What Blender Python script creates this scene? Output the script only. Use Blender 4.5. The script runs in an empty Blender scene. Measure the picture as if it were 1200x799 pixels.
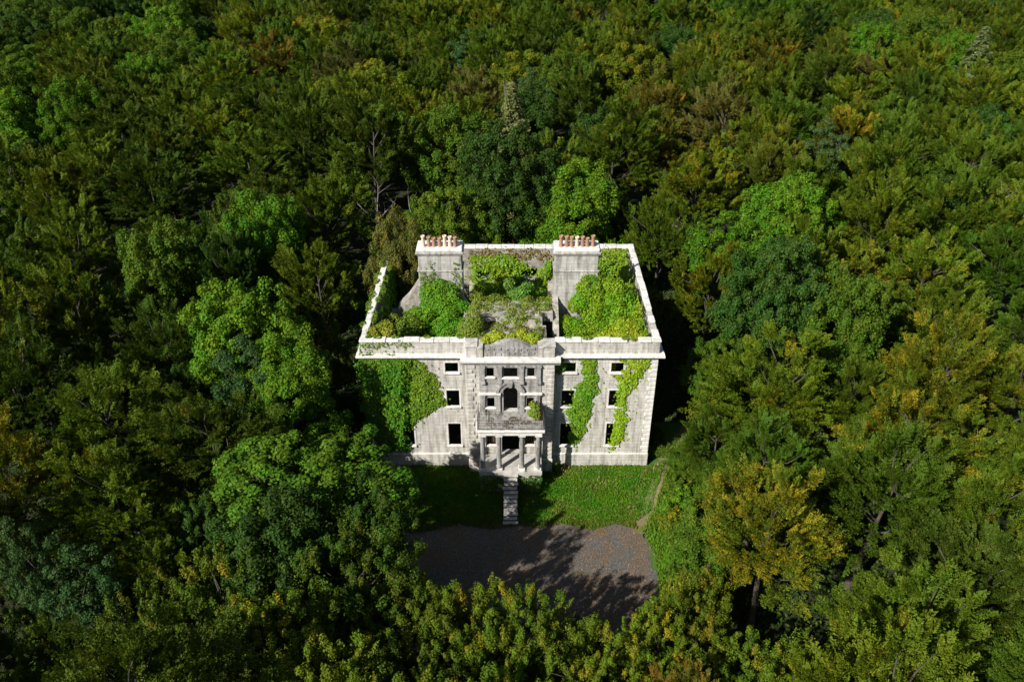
import bpy, math, random
import numpy as np
from math import radians, sin, cos, pi, tan

scene = bpy.context.scene
col = scene.collection

# ------------------------------------------------------------------ camera
CAM = (0.12, -51.6, 45.6)
cam_d = bpy.data.cameras.new('camera')
cam_d.sensor_width = 36.0
cam_d.lens = 36.0 * 938.0 / 1200.0
cam_d.clip_end = 2000.0
cam = bpy.data.objects.new('camera', cam_d)
cam.location = CAM
cam.rotation_euler = (radians(90 - 32.6), 0, 0)
col.objects.link(cam)
scene.camera = cam

# ------------------------------------------------------------------ sky and sun
SUN_AZ = 225.0          # clockwise from +Y: sun stands to the front left of the house
SUN_EL = 37.0
world = bpy.data.worlds.new('World')
scene.world = world
world.use_nodes = True
wn = world.node_tree.nodes
wl = world.node_tree.links
wn.clear()
sky = wn.new('ShaderNodeTexSky')
sky.sky_type = 'NISHITA'
sky.sun_disc = False
sky.sun_elevation = radians(SUN_EL)
sky.sun_rotation = radians(SUN_AZ)
bgn = wn.new('ShaderNodeBackground')
bgn.inputs['Strength'].default_value = 0.05
wo = wn.new('ShaderNodeOutputWorld')
wl.new(sky.outputs[0], bgn.inputs[0])
wl.new(bgn.outputs[0], wo.inputs[0])

sun_d = bpy.data.lights.new('sun', 'SUN')
sun_d.energy = 5.0
sun_d.angle = radians(0.5)
sun_d.color = (1.0, 0.955, 0.88)
sun = bpy.data.objects.new('sun', sun_d)
az = radians(SUN_AZ)
sun.rotation_euler = (radians(90 - SUN_EL), 0, pi - az)
sun.location = (-40, -40, 60)
col.objects.link(sun)

scene.view_settings.view_transform = 'Standard'
scene.view_settings.look = 'None'
scene.view_settings.exposure = 0.6
scene.view_settings.gamma = 1.0
scene.view_settings.use_curve_mapping = False
scene.render.engine = 'CYCLES'
scene.render.resolution_x = 1024
scene.render.resolution_y = 681

# ------------------------------------------------------------------ material helpers
class NT:
    def __init__(s, name):
        s.m = bpy.data.materials.new(name)
        s.m.use_nodes = True
        s.t = s.m.node_tree
        s.t.nodes.clear()
        s.out = s.n('ShaderNodeOutputMaterial')
    def n(s, typ, **kw):
        nd = s.t.nodes.new(typ)
        for k, v in kw.items():
            setattr(nd, k, v)
        return nd
    def l(s, a, b):
        s.t.links.new(a, b)
    def pos(s, scale=(1, 1, 1)):
        g = s.n('ShaderNodeNewGeometry')
        mp = s.n('ShaderNodeMapping')
        mp.inputs['Scale'].default_value = scale
        s.l(g.outputs['Position'], mp.inputs['Vector'])
        return mp.outputs[0]
    def noise(s, vec, scale, detail=4, rough=0.55):
        nd = s.n('ShaderNodeTexNoise')
        nd.inputs['Scale'].default_value = scale
        nd.inputs['Detail'].default_value = detail
        nd.inputs['Roughness'].default_value = rough
        s.l(vec, nd.inputs['Vector'])
        return nd.outputs['Fac']
    def ramp(s, fac, stops):
        r = s.n('ShaderNodeValToRGB')
        e = r.color_ramp.elements
        while len(e) > 1:
            e.remove(e[-1])
        e[0].position = stops[0][0]
        c = stops[0][1]
        e[0].color = (*c, 1) if not isinstance(c, (int, float)) else (c, c, c, 1)
        for p, c in stops[1:]:
            x = e.new(p)
            x.color = (*c, 1) if not isinstance(c, (int, float)) else (c, c, c, 1)
        s.l(fac, r.inputs[0])
        return r.outputs[0]
    def mix(s, fac, a, b, blend='MIX'):
        nd = s.n('ShaderNodeMix', data_type='RGBA', blend_type=blend)
        for sock, v in ((nd.inputs[0], fac), (nd.inputs[6], a), (nd.inputs[7], b)):
            if isinstance(v, (int, float)):
                sock.default_value = v
            elif isinstance(v, tuple):
                sock.default_value = (*v, 1)
            else:
                s.l(v, sock)
        return nd.outputs[2]
    def math(s, op, a, b=0.0, clamp=False):
        nd = s.n('ShaderNodeMath', operation=op)
        nd.use_clamp = clamp
        for sock, v in ((nd.inputs[0], a), (nd.inputs[1], b)):
            if isinstance(v, (int, float)):
                sock.default_value = v
            else:
                s.l(v, sock)
        return nd.outputs[0]
    def finish(s, colr, rough=0.85, bump=None, bstr=0.4, bdist=0.03, spec=0.25):
        p = s.n('ShaderNodeBsdfPrincipled')
        if isinstance(colr, tuple):
            p.inputs['Base Color'].default_value = (*colr, 1)
        else:
            s.l(colr, p.inputs['Base Color'])
        if isinstance(rough, (int, float)):
            p.inputs['Roughness'].default_value = rough
        else:
            s.l(rough, p.inputs['Roughness'])
        p.inputs['Specular IOR Level'].default_value = spec
        if bump is not None:
            b = s.n('ShaderNodeBump')
            b.inputs['Strength'].default_value = bstr
            b.inputs['Distance'].default_value = bdist
            s.l(bump, b.inputs['Height'])
            s.l(b.outputs[0], p.inputs['Normal'])
        s.l(p.outputs[0], s.out.inputs[0])
        return s.m


def stone_mat(name, base, light, dark, stain, joints=True, moss=0.0):
    k = NT(name)
    p1 = k.pos()
    big = k.noise(p1, 0.35, 5)
    mid = k.noise(p1, 2.2, 6, 0.65)
    c = k.ramp(big, [(0.3, base), (0.7, light)])
    c = k.mix(k.ramp(mid, [(0.35, 0.55), (0.6, 0.0)]), c, dark)
    streak = k.noise(k.pos((2.6, 2.6, 0.28)), 1.3, 5, 0.6)
    c = k.mix(k.ramp(streak, [(0.45, 0.0), (0.66, stain)]), c, (0.13, 0.127, 0.115))
    patch = k.noise(p1, 0.9, 7, 0.7)
    c = k.mix(k.ramp(patch, [(0.56, 0.0), (0.66, 0.5)]), c, (0.58, 0.56, 0.52))
    fine = k.noise(p1, 14.0, 4, 0.7)
    c = k.mix(0.28, c, k.ramp(fine, [(0.25, (0.18, 0.17, 0.16)), (0.75, (0.75, 0.73, 0.7))]), 'OVERLAY')
    bump = k.math('ADD', k.math('MULTIPLY', mid, 0.6), k.math('MULTIPLY', fine, 0.5))
    if joints:
        sep = k.n('ShaderNodeSeparateXYZ')
        g = k.n('ShaderNodeNewGeometry')
        k.l(g.outputs['Position'], sep.inputs[0])
        cmb = k.n('ShaderNodeCombineXYZ')
        k.l(k.math('ADD', sep.outputs[0], sep.outputs[1]), cmb.inputs[0])
        k.l(sep.outputs[2], cmb.inputs[1])
        br = k.n('ShaderNodeTexBrick')
        br.inputs['Scale'].default_value = 1.0
        br.inputs['Brick Width'].default_value = 0.85
        br.inputs['Row Height'].default_value = 0.34
        br.inputs['Mortar Size'].default_value = 0.016
        br.inputs['Mortar Smooth'].default_value = 0.3
        br.inputs['Color1'].default_value = (1, 1, 1, 1)
        br.inputs['Color2'].default_value = (0.86, 0.86, 0.85, 1)
        br.inputs['Mortar'].default_value = (0.66, 0.65, 0.63, 1)
        k.l(cmb.outputs[0], br.inputs['Vector'])
        c = k.mix(0.6, c, br.outputs['Color'], 'MULTIPLY')
        bump = k.math('SUBTRACT', bump, k.math('MULTIPLY', br.outputs['Fac'], 0.8))
    if moss > 0:
        mn = k.noise(p1, 1.6, 6, 0.7)
        c = k.mix(k.ramp(mn, [(0.5, 0.0), (0.62, moss)]), c, (0.10, 0.12, 0.035))
    return k.finish(c, 0.9, bump, 0.55, 0.03)


M = {}
M['stone'] = stone_mat('weathered_limestone', (0.51, 0.49, 0.45), (0.63, 0.61, 0.57), (0.36, 0.34, 0.305), 0.62, True, 0.12)
M['stone_chimney'] = stone_mat('grey_chimney_limestone', (0.42, 0.41, 0.39), (0.55, 0.54, 0.515), (0.27, 0.26, 0.245), 0.8, True, 0.2)
M['stone_grey'] = stone_mat('grey_stained_limestone', (0.31, 0.307, 0.30), (0.44, 0.435, 0.42), (0.17, 0.165, 0.16), 0.9)
M['trim'] = stone_mat('dressed_pale_limestone', (0.64, 0.625, 0.595), (0.74, 0.73, 0.70), (0.48, 0.465, 0.44), 0.3, False, 0.12)
M['coping'] = stone_mat('mossy_coping_stone', (0.68, 0.665, 0.635), (0.78, 0.77, 0.745), (0.52, 0.5, 0.47), 0.2, False, 0.3)
M['rubble'] = stone_mat('bare_rubble_masonry', (0.33, 0.30, 0.27), (0.46, 0.43, 0.39), (0.19, 0.17, 0.15), 0.5, False, 0.7)
M['step'] = stone_mat('worn_step_stone', (0.42, 0.41, 0.39), (0.52, 0.51, 0.48), (0.28, 0.27, 0.25), 0.2, False, 0.3)


def simple_mat(name, a, b, scale, rough=0.85, bs=0.4, bd=0.03):
    k = NT(name)
    nz = k.noise(k.pos(), scale, 6, 0.65)
    return k.finish(k.ramp(nz, [(0.3, a), (0.7, b)]), rough, nz, bs, bd)


M['terracotta'] = simple_mat('terracotta', (0.22, 0.11, 0.07), (0.42, 0.25, 0.17), 9, 0.8, 0.2, 0.01)
M['buff'] = simple_mat('pale_buff_clay', (0.52, 0.40, 0.29), (0.66, 0.56, 0.46), 9, 0.8, 0.2, 0.01)
M['iron'] = simple_mat('rusted_iron', (0.05, 0.03, 0.022), (0.13, 0.065, 0.04), 14, 0.7, 0.2, 0.01)
M['timber'] = simple_mat('old_timber', (0.20, 0.13, 0.08), (0.34, 0.24, 0.16), 8, 0.8, 0.2, 0.01)
M['riser'] = simple_mat('shade_toned_riser', (0.06, 0.07, 0.03), (0.16, 0.15, 0.12), 4, 0.95, 0.6, 0.03)  # riser shade is put into this dark greenish colour
M['bark'] = simple_mat('bark', (0.035, 0.03, 0.022), (0.085, 0.075, 0.058), 5, 0.95, 0.7, 0.04)
M['bark_pale'] = simple_mat('pale_bleached_bark', (0.20, 0.18, 0.155), (0.36, 0.33, 0.29), 5, 0.95, 0.6, 0.03)
M['inside'] = simple_mat('mossy_rubble_floor', (0.05, 0.045, 0.03), (0.10, 0.11, 0.04), 1.6, 0.95, 0.8, 0.1)

# forest floor
k = NT('forest_floor')
nz = k.noise(k.pos(), 0.35, 7, 0.7)
n2 = k.noise(k.pos(), 5.0, 6, 0.7)
c = k.ramp(nz, [(0.35, (0.018, 0.030, 0.008)), (0.55, (0.026, 0.030, 0.011)), (0.72, (0.040, 0.030, 0.015))])
c = k.mix(0.5, c, k.ramp(n2, [(0.3, 0.25), (0.7, 0.8)]), 'OVERLAY')
M['floor'] = k.finish(c, 0.95, n2, 0.8, 0.08)
# lawn soil under the grass
k = NT('lawn_turf')
nz = k.noise(k.pos(), 0.9, 7, 0.7)
n2 = k.noise(k.pos(), 9.0, 5, 0.7)
c = k.ramp(nz, [(0.3, (0.045, 0.10, 0.016)), (0.6, (0.065, 0.13, 0.02)), (0.75, (0.11, 0.125, 0.035))])
c = k.mix(0.5, c, k.ramp(n2, [(0.3, 0.25), (0.7, 0.75)]), 'OVERLAY')
M['lawn'] = k.finish(c, 0.95, n2, 0.9, 0.06)
# gravel
k = NT('gravel')
vor = k.n('ShaderNodeTexVoronoi')
vor.inputs['Scale'].default_value = 16.0
k.l(k.pos(), vor.inputs['Vector'])
nz = k.noise(k.pos(), 0.55, 6, 0.65)
n2 = k.noise(k.pos(), 3.0, 6, 0.7)
c = k.ramp(vor.outputs['Color'], [(0.1, (0.052, 0.050, 0.048)), (0.6, (0.095, 0.09, 0.085)), (0.95, (0.19, 0.178, 0.165))])
c = k.mix(k.ramp(nz, [(0.42, 0.0), (0.62, 0.5)]), c, (0.13, 0.085, 0.045))
c = k.mix(k.ramp(n2, [(0.56, 0.0), (0.68, 0.6)]), c, (0.06, 0.07, 0.03))
M['gravel'] = k.finish(c, 0.95, vor.outputs['Distance'], 0.5, 0.03)
# path
k = NT('trodden_path')
nz = k.noise(k.pos(), 1.1, 7, 0.7)
n2 = k.noise(k.pos(), 8.0, 5, 0.7)
c = k.ramp(nz, [(0.3, (0.15, 0.115, 0.06)), (0.5, (0.19, 0.15, 0.08)), (0.62, (0.10, 0.125, 0.03))])
M['path'] = k.finish(c, 0.95, n2, 0.7, 0.04)


def leaf_mat(name, trans=0.3, rough=0.5, autumn=True, fixed=None):
    """Leaf colour comes from the object's own colour (species / individual); per-leaf value 'lv' and
    per-spray value 'sp' vary it; the object's alpha is the share of sprays that have turned."""
    k = NT(name)
    at = k.n('ShaderNodeAttribute', attribute_name='lv')
    asp = k.n('ShaderNodeAttribute', attribute_name='sp')
    oi = k.n('ShaderNodeObjectInfo')
    hs = k.n('ShaderNodeHueSaturation')
    k.l(oi.outputs['Color'], hs.inputs['Color'])
    k.l(k.math('ADD', k.math('MULTIPLY', asp.outputs['Fac'], -0.05), 0.525), hs.inputs['Hue'])
    k.l(k.math('ADD', k.math('MULTIPLY', at.outputs['Fac'], 0.85), 0.6), hs.inputs['Value'])
    c = hs.outputs[0]
    if autumn:
        ah = k.n('ShaderNodeAttribute', attribute_type='OBJECT', attribute_name='autumn_hue')
        turned = k.mix(ah.outputs['Fac'], (0.36, 0.27, 0.015), (0.30, 0.125, 0.018))
        lv2 = k.math('ADD', asp.outputs['Fac'], k.math('MULTIPLY', at.outputs['Fac'], 0.25))
        f = k.math('MULTIPLY', k.math('SUBTRACT', lv2, k.math('SUBTRACT', 1.22, oi.outputs['Alpha'])), 5.0, True)
        c = k.mix(k.math('MULTIPLY', f, 0.75), c, turned)
    p = k.n('ShaderNodeBsdfPrincipled')
    k.l(c, p.inputs['Base Color'])
    p.inputs['Roughness'].default_value = rough
    p.inputs['Specular IOR Level'].default_value = 0.08
    tr = k.n('ShaderNodeBsdfTranslucent')
    k.l(k.mix(0.5, c, (1.0, 0.95, 0.35), 'MULTIPLY'), tr.inputs[0])
    ms = k.n('ShaderNodeMixShader')
    ms.inputs[0].default_value = trans
    k.l(p.outputs[0], ms.inputs[1])
    k.l(tr.outputs[0], ms.inputs[2])
    k.l(ms.outputs[0], k.out.inputs[0])
    return k.m


M['leaf'] = leaf_mat('tree_leaves')
M['ivy'] = leaf_mat('ivy_leaves', 0.2, 0.42, False)
M['grass'] = leaf_mat('grass_blades', 0.25, 0.6, False)
M['litter'] = leaf_mat('fallen_leaf', 0.05, 0.8, False)

# ------------------------------------------------------------------ object helpers
def tag(o, label=None, cat=None, group=None, kind=None):
    if label: o['label'] = label
    if cat: o['category'] = cat
    if group: o['group'] = group
    if kind: o['kind'] = kind
    return o


def link(name, data, parent=None):
    o = bpy.data.objects.new(name, data)
    col.objects.link(o)
    if parent is not None:
        o.parent = parent
    return o


def empty(name, loc=(0, 0, 0)):
    o = link(name, None)
    o.location = loc
    o.empty_display_size = 0.3
    return o


class MB:
    def __init__(s):
        s.v = []
        s.f = []
    def add(s, vs, fs):
        b = len(s.v)
        s.v += [tuple(map(float, q)) for q in vs]
        s.f += [tuple(b + i for i in q) for q in fs]
    def box(s, x0, x1, y0, y1, z0, z1):
        s.add([(x0, y0, z0), (x1, y0, z0), (x1, y1, z0), (x0, y1, z0), (x0, y0, z1), (x1, y0, z1), (x1, y1, z1), (x0, y1, z1)],
              [(0, 3, 2, 1), (4, 5, 6, 7), (0, 1, 5, 4), (1, 2, 6, 5), (2, 3, 7, 6), (3, 0, 4, 7)])
    def prism_xz(s, poly, y0, y1):
        """poly counter-clockwise seen from the front (-y)"""
        n = len(poly)
        vs = [(x, y0, z) for x, z in poly] + [(x, y1, z) for x, z in poly]
        fs = [tuple(range(n)), tuple(range(2 * n - 1, n - 1, -1))]
        for i in range(n):
            j = (i + 1) % n
            fs.append((i, n + i, n + j, j))
        s.add(vs, fs)
    def prism_yz(s, poly, x0, x1):
        n = len(poly)
        vs = [(x0, y, z) for y, z in poly] + [(x1, y, z) for y, z in poly]
        fs = [tuple(range(n - 1, -1, -1)), tuple(range(n, 2 * n))]
        for i in range(n):
            j = (i + 1) % n
            fs.append((i, j, n + j, n + i))
        s.add(vs, fs)
    def lathe(s, cx, cy, prof, seg=16):
        n = len(prof)
        vs = []
        for i in range(seg):
            a = 2 * pi * i / seg
            for r, z in prof:
                vs.append((cx + r * cos(a), cy + r * sin(a), z))
        fs = []
        for i in range(seg):
            j = (i + 1) % seg
            for q in range(n - 1):
                fs.append((i * n + q, j * n + q, j * n + q + 1, i * n + q + 1))
        fs.append(tuple(i * n + n - 1 for i in range(seg)))
        s.add(vs, fs)
    def tube(s, pts, rad, seg=6):
        pts = [np.array(p, float) for p in pts]
        n = len(pts)
        vs = []
        for i, p in enumerate(pts):
            d = pts[min(i + 1, n - 1)] - pts[max(i - 1, 0)]
            d /= (np.linalg.norm(d) + 1e-9)
            a = np.cross(d, (0, 0, 1) if abs(d[2]) < 0.9 else (1, 0, 0))
            a /= np.linalg.norm(a)
            b = np.cross(d, a)
            for q in range(seg):
                t = 2 * pi * q / seg
                vs.append(p + (a * cos(t) + b * sin(t)) * rad[i])
        fs = []
        for i in range(n - 1):
            for q in range(seg):
                r = (q + 1) % seg
                fs.append((i * seg + q, i * seg + r, (i + 1) * seg + r, (i + 1) * seg + q))
        fs.append(tuple((n - 1) * seg + q for q in range(seg)))
        s.add(vs, fs)
    def wall(s, x0, x1, z0, z1, y0, y1, holes):
        """a wall in the xz plane with rectangular openings and real reveals"""
        xs = sorted({x0, x1, *[h[0] for h in holes], *[h[1] for h in holes]})
        zs = sorted({z0, z1, *[h[2] for h in holes], *[h[3] for h in holes]})
        nx, nz_ = len(xs) - 1, len(zs) - 1
        def solid(i, j):
            if i < 0 or j < 0 or i >= nx or j >= nz_:
                return False
            mx, mz = (xs[i] + xs[i + 1]) / 2, (zs[j] + zs[j + 1]) / 2
            return not any(h[0] < mx < h[1] and h[2] < mz < h[3] for h in holes)
        for i in range(nx):
            for j in range(nz_):
                if not solid(i, j):
                    continue
                a, b, c_, d = xs[i], xs[i + 1], zs[j], zs[j + 1]
                s.add([(a, y0, c_), (b, y0, c_), (b, y0, d), (a, y0, d)], [(0, 1, 2, 3)])
                s.add([(a, y1, c_), (b, y1, c_), (b, y1, d), (a, y1, d)], [(3, 2, 1, 0)])
                if not solid(i - 1, j): s.add([(a, y0, c_), (a, y1, c_), (a, y1, d), (a, y0, d)], [(3, 2, 1, 0)])
                if not solid(i + 1, j): s.add([(b, y0, c_), (b, y1, c_), (b, y1, d), (b, y0, d)], [(0, 1, 2, 3)])
                if not solid(i, j - 1): s.add([(a, y0, c_), (b, y0, c_), (b, y1, c_), (a, y1, c_)], [(3, 2, 1, 0)])
                if not solid(i, j + 1): s.add([(a, y0, d), (b, y0, d), (b, y1, d), (a, y1, d)], [(0, 1, 2, 3)])
    def build(s, name, mat, parent=None, smooth=False):
        me = bpy.data.meshes.new(name)
        me.from_pydata(s.v, [], s.f)
        me.materials.append(mat)
        if smooth:
            me.shade_smooth()
        me.update()
        return link(name, me, parent)


def bevel(o, w=0.03, seg=1):
    m = o.modifiers.new('bevel', 'BEVEL')
    m.width = w
    m.segments = seg
    m.limit_method = 'ANGLE'
    return o


def unit(a):
    return a / (np.linalg.norm(a, axis=-1, keepdims=True) + 1e-9)


def leaf_mesh(name, P, A, N, L, W, lv, sp, mat):
    """one rhombic leaf (two triangles) per row: centre P, long axis A, normal N"""
    A = unit(A)
    B = unit(np.cross(N, A))
    n = len(P)
    L = np.broadcast_to(np.asarray(L, float), (n,))[:, None]
    W = np.broadcast_to(np.asarray(W, float), (n,))[:, None]
    V = np.empty((n, 4, 3))
    V[:, 0] = P - A * L * 0.5
    V[:, 1] = P + B * W * 0.5 + A * L * 0.06
    V[:, 2] = P + A * L * 0.5
    V[:, 3] = P - B * W * 0.5 + A * L * 0.06
    me = bpy.data.meshes.new(name)
    me.vertices.add(4 * n)
    me.vertices.foreach_set('co', V.astype(np.float32).ravel())
    me.loops.add(4 * n)
    me.loops.foreach_set('vertex_index', np.arange(4 * n, dtype=np.int32))
    me.polygons.add(n)
    me.polygons.foreach_set('loop_start', np.arange(0, 4 * n, 4, dtype=np.int32))
    me.polygons.foreach_set('loop_total', np.full(n, 4, dtype=np.int32))
    for nm, arr in (('lv', lv), ('sp', sp)):
        a = me.attributes.new(nm, 'FLOAT', 'FACE')
        a.data.foreach_set('value', np.asarray(arr, np.float32))
    me.materials.append(mat)
    me.update(calc_edges=True)
    return me


def vnoise(p, seed, f=1.0):
    """cheap smooth noise 0..1 for arrays of points"""
    r = np.random.default_rng(seed)
    out = np.zeros(len(p))
    tot = 0
    for o in range(4):
        k_ = r.normal(size=(3, p.shape[1])) * f * (1.8 ** o)
        ph = r.uniform(0, 6.28, 3)
        w = 0.6 ** o
        out += w * np.sin(p @ k_.T + ph).sum(1) / 3
        tot += w
    return np.clip(0.5 + 0.75 * out / tot, 0, 1)


# ------------------------------------------------------------------ ground
def sm(t):
    t = np.clip(t, 0, 1)
    return t * t * (3 - 2 * t)


def ground_z(x, y):
    x = np.asarray(x, float); y = np.asarray(y, float)
    z = -0.5 * sm((-1.0 - y) / 4.6)
    w = sm((np.maximum(np.abs(x) - 13, 0) + np.maximum(y - 20, 0) + np.maximum(-15 - y, 0)) / 10.0)
    z = z + w * (0.5 * np.sin(x * 0.09 + 1) * np.cos(y * 0.07) + 0.25 * np.sin(x * 0.31 + y * 0.23))
    # low grassy bank to the right of the forecourt
    z = z + 0.45 * sm((x - 10.6) / 3.0) * sm((0 - y) / 4.0)
    return z


def grid_sheet(name, xs, ys, mat, dz=0.0, keep=None):
    X, Y = np.meshgrid(xs, ys)
    Z = ground_z(X, Y) + dz
    nx = len(xs)
    v = np.stack([X.ravel(), Y.ravel(), Z.ravel()], 1)
    fs = []
    for j in range(len(ys) - 1):
        for i in range(nx - 1):
            if keep is not None and not keep[j, i]:
                continue
            fs.append((j * nx + i, j * nx + i + 1, (j + 1) * nx + i + 1, (j + 1) * nx + i))
    used = sorted({i for f in fs for i in f})
    mp = {o: n for n, o in enumerate(used)}
    me = bpy.data.meshes.new(name)
    me.from_pydata([tuple(v[i]) for i in used], [], [tuple(mp[i] for i in f) for f in fs])
    me.materials.append(mat)
    me.shade_smooth()
    return tag(link(name, me), kind='structure')


gx = np.concatenate([[-900, -500, -260], np.arange(-160, -20, 4.0), np.arange(-20, 20, 0.5), np.arange(20, 161, 4.0), [260, 500, 900]])
gy = np.concatenate([[-600, -300, -140], np.arange(-80, -20, 4.0), np.arange(-20, 22, 0.5), np.arange(22, 240, 4.0), [300, 600, 1500]])
grid_sheet('ground', gx, gy, M['floor'])


def inpoly(px, py, poly):
    px = np.asarray(px); py = np.asarray(py)
    r = np.zeros(px.shape, bool)
    n = len(poly)
    for i in range(n):
        x0, y0 = poly[i]
        x1, y1 = poly[(i + 1) % n]
        c_ = ((y0 > py) != (y1 > py)) & (px < (x1 - x0) * (py - y0) / ((y1 - y0) + 1e-12) + x0)
        r ^= c_
    return r


def poly_sheet(name, poly, mat, dz, res=0.25, wob=0.35, seed=1):
    p = np.array(poly)
    xs = np.arange(p[:, 0].min() - 0.5, p[:, 0].max() + 0.6, res)
    ys = np.arange(p[:, 1].min() - 0.5, p[:, 1].max() + 0.6, res)
    X, Y = np.meshgrid(xs[:-1] + res / 2, ys[:-1] + res / 2)
    q = np.stack([X.ravel(), Y.ravel()], 1)
    ox = (vnoise(q, seed, 1.1) - 0.5) * 2 * wob
    oy = (vnoise(q, seed + 7, 1.1) - 0.5) * 2 * wob
    keep = inpoly(q[:, 0] + ox, q[:, 1] + oy, poly).reshape(X.shape)
    return grid_sheet(name, xs, ys, mat, dz, keep)


LAWN = [(-11.3, -0.05), (-11.0, -6.2), (-6.0, -6.4), (10.3, -6.3), (10.6, -15.5), (13.6, -15.5), (14.5, -6), (17, 6), (11.9, 6), (11.9, -0.05)]
GRAVEL = [(-10.5, -6.1), (9.9, -5.9), (10.6, -9), (10.5, -15), (7, -19), (-11, -19), (-12, -12)]
PATH = [(9.6, -7.2), (10.2, -5.4), (11.3, -2.9), (12.2, -0.3), (13.6, 2.4), (15.2, 4.9), (17.5, 8.5), (18.2, 8.0), (16.0, 4.2), (14.5, 1.9), (13.1, -0.9), (12.1, -3.4), (11.1, -5.6), (10.6, -7.4)]
poly_sheet('lawn', LAWN, M['lawn'], 0.03, 0.3, 0.3, 3)
poly_sheet('gravel_forecourt', GRAVEL, M['gravel'], 0.045, 0.25, 0.45, 5)
poly_sheet('trodden_path', PATH, M['path'], 0.06, 0.2, 0.25, 9)

# ------------------------------------------------------------------ the house
house = empty('ruined_mansion')
tag(house, 'roofless pale stone three-storey mansion ruin with columned porch and two chimney stacks', 'mansion')
ZP = 12.5                 # parapet masonry top
HX = 11.5
BX = 3.42                 # half width of the projecting centre bay
BY = -0.75
ROWS = [(2.35, 4.6), (6.4, 7.95), (9.72, 10.6)]
COLS = [(-8.98, -7.95), (-5.12, -4.1), (4.1, 5.12), (7.88, 8.9)]


LOWER = 0.32             # how far the opening drops behind its sill


def drop(holes):
    return [(a, b, z0 - LOWER, z1) for a, b, z0, z1 in holes]


def coping(parent, a0, a1, b0, b1, along, seed, z=None):
    """a run of coping stones, each a little out of line, a few lost"""
    q = random.Random(seed)
    z = ZP if z is None else z
    t = a0
    while t < a1 - 0.05:
        n_ = min(a1, t + q.uniform(0.8, 1.35))
        if a1 - n_ < 0.4: n_ = a1
        j0, j1, jz = q.uniform(-0.035, 0.02), q.uniform(-0.02, 0.035), q.uniform(-0.03, 0.03)
        m = MB()
        if along == 'x': m.box(t + 0.006, n_ - 0.006, b0 + j0, b1 + j1, z, z + 0.16 + jz)
        else: m.box(b0 + j0, b1 + j1, t + 0.006, n_ - 0.006, z, z + 0.16 + jz)
        if q.random() > 0.05:
            bevel(m.build('coping_stone', M['coping'], parent), 0.035)
        t = n_


def sills(holes, y, parent, deep=0.16):
    for x0, x1, z0, z1 in holes:
        m = MB()
        m.box(x0 - 0.14, x1 + 0.14, y - deep, y - 0.003, z0 - 0.16, z0)
        m.box(x0 + 0.002, x1 - 0.002, y - 0.003, y + 0.1, z0 - LOWER + 0.002, z0)
        bevel(m.build('window_sill', M['trim'], parent), 0.02)


for sgn in (-1, 1):
    holes = [(a, b, z0, z1) for a, b in COLS if a * sgn > 0 for z0, z1 in ROWS]
    m = MB()
    xa, xb = (-HX, -BX) if sgn < 0 else (BX, HX)
    m.wall(xa, xb, -0.6, ZP, 0.0, 0.42, drop(holes))
    w = m.build('front_wall', M['stone'], house)
    sills(holes, 0.0, w)
    # architrave edging standing a little proud of the wall
    for x0, x1, z0, z1 in holes:
        m = MB()
        m.box(x0 - 0.13, x0 - 0.003, -0.025, 0.1, z0 + 0.014, z1 + 0.13)
        m.box(x1 + 0.003, x1 + 0.13, -0.025, 0.1, z0 + 0.014, z1 + 0.13)
        m.box(x0 - 0.003, x1 + 0.003, -0.025, 0.1, z1 + 0.003, z1 + 0.13)
        m.build('window_surround', M['trim'], w)
    ia, ib = (xa - 0.04, xb) if sgn < 0 else (xa, xb + 0.04)
    m = MB(); m.box(ia, ib, -0.09, 0.1, 1.3, 1.46); bevel(m.build('string_course', M['trim'], w), 0.03)
    m = MB(); m.box(ia, ib, -0.05, 0.1, -0.6, 1.298); m.build('plinth', M['stone'], w)
    ia, ib = (xa - 0.42, xb) if sgn < 0 else (xa, xb + 0.42)
    m = MB()
    m.prism_yz([(-0.06, 11.02), (0.1, 11.02), (0.1, 11.46), (-0.42, 11.40), (-0.42, 11.28), (-0.2, 11.16)][::-1], ia, ib)
    m.build('cornice', M['trim'], w)
    ia, ib = (xa - 0.09, xb) if sgn < 0 else (xa, xb + 0.09)
    coping(w, ia, ib, -0.09, 0.5, 'x', 31 + sgn)
    # corner quoins
    qm = MB()
    qm.box(-0.325, 0.325, -0.06, 0.05, 0.0, 0.33)
    qo = None
    for i in range(22):
        wide = i % 2
        xc = sgn * (HX - (0.33 if wide else 0.25))
        z = 1.5 + i * 0.432
        if qo is None:
            qo = bevel(qm.build('quoin', M['trim'], w), 0.02)
            q = qo
        else:
            q = qo.copy(); col.objects.link(q); q.parent = w
        q.location = (xc, 0, z)
        q.scale = (1.0 if wide else 0.75, 1, 1)

# rear wall
rw_holes = [(a, b, z0, z1) for a, b in ((-9.2, -8.0), (-6.2, -5.0), (-3.15, -2.1), (1.0, 2.5), (5.0, 6.2), (8.0, 9.2)) for z0, z1 in ((2.3, 4.6), (6.0, 7.9), (9.4, 10.5))]
m = MB(); m.wall(-HX, HX, -0.6, ZP, 16.1, 16.8, rw_holes)
rw = m.build('rear_wall', M['rubble'], house)
coping(rw, -HX - 0.06, HX + 0.06, 16.1, 16.86, 'x', 35)
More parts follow.
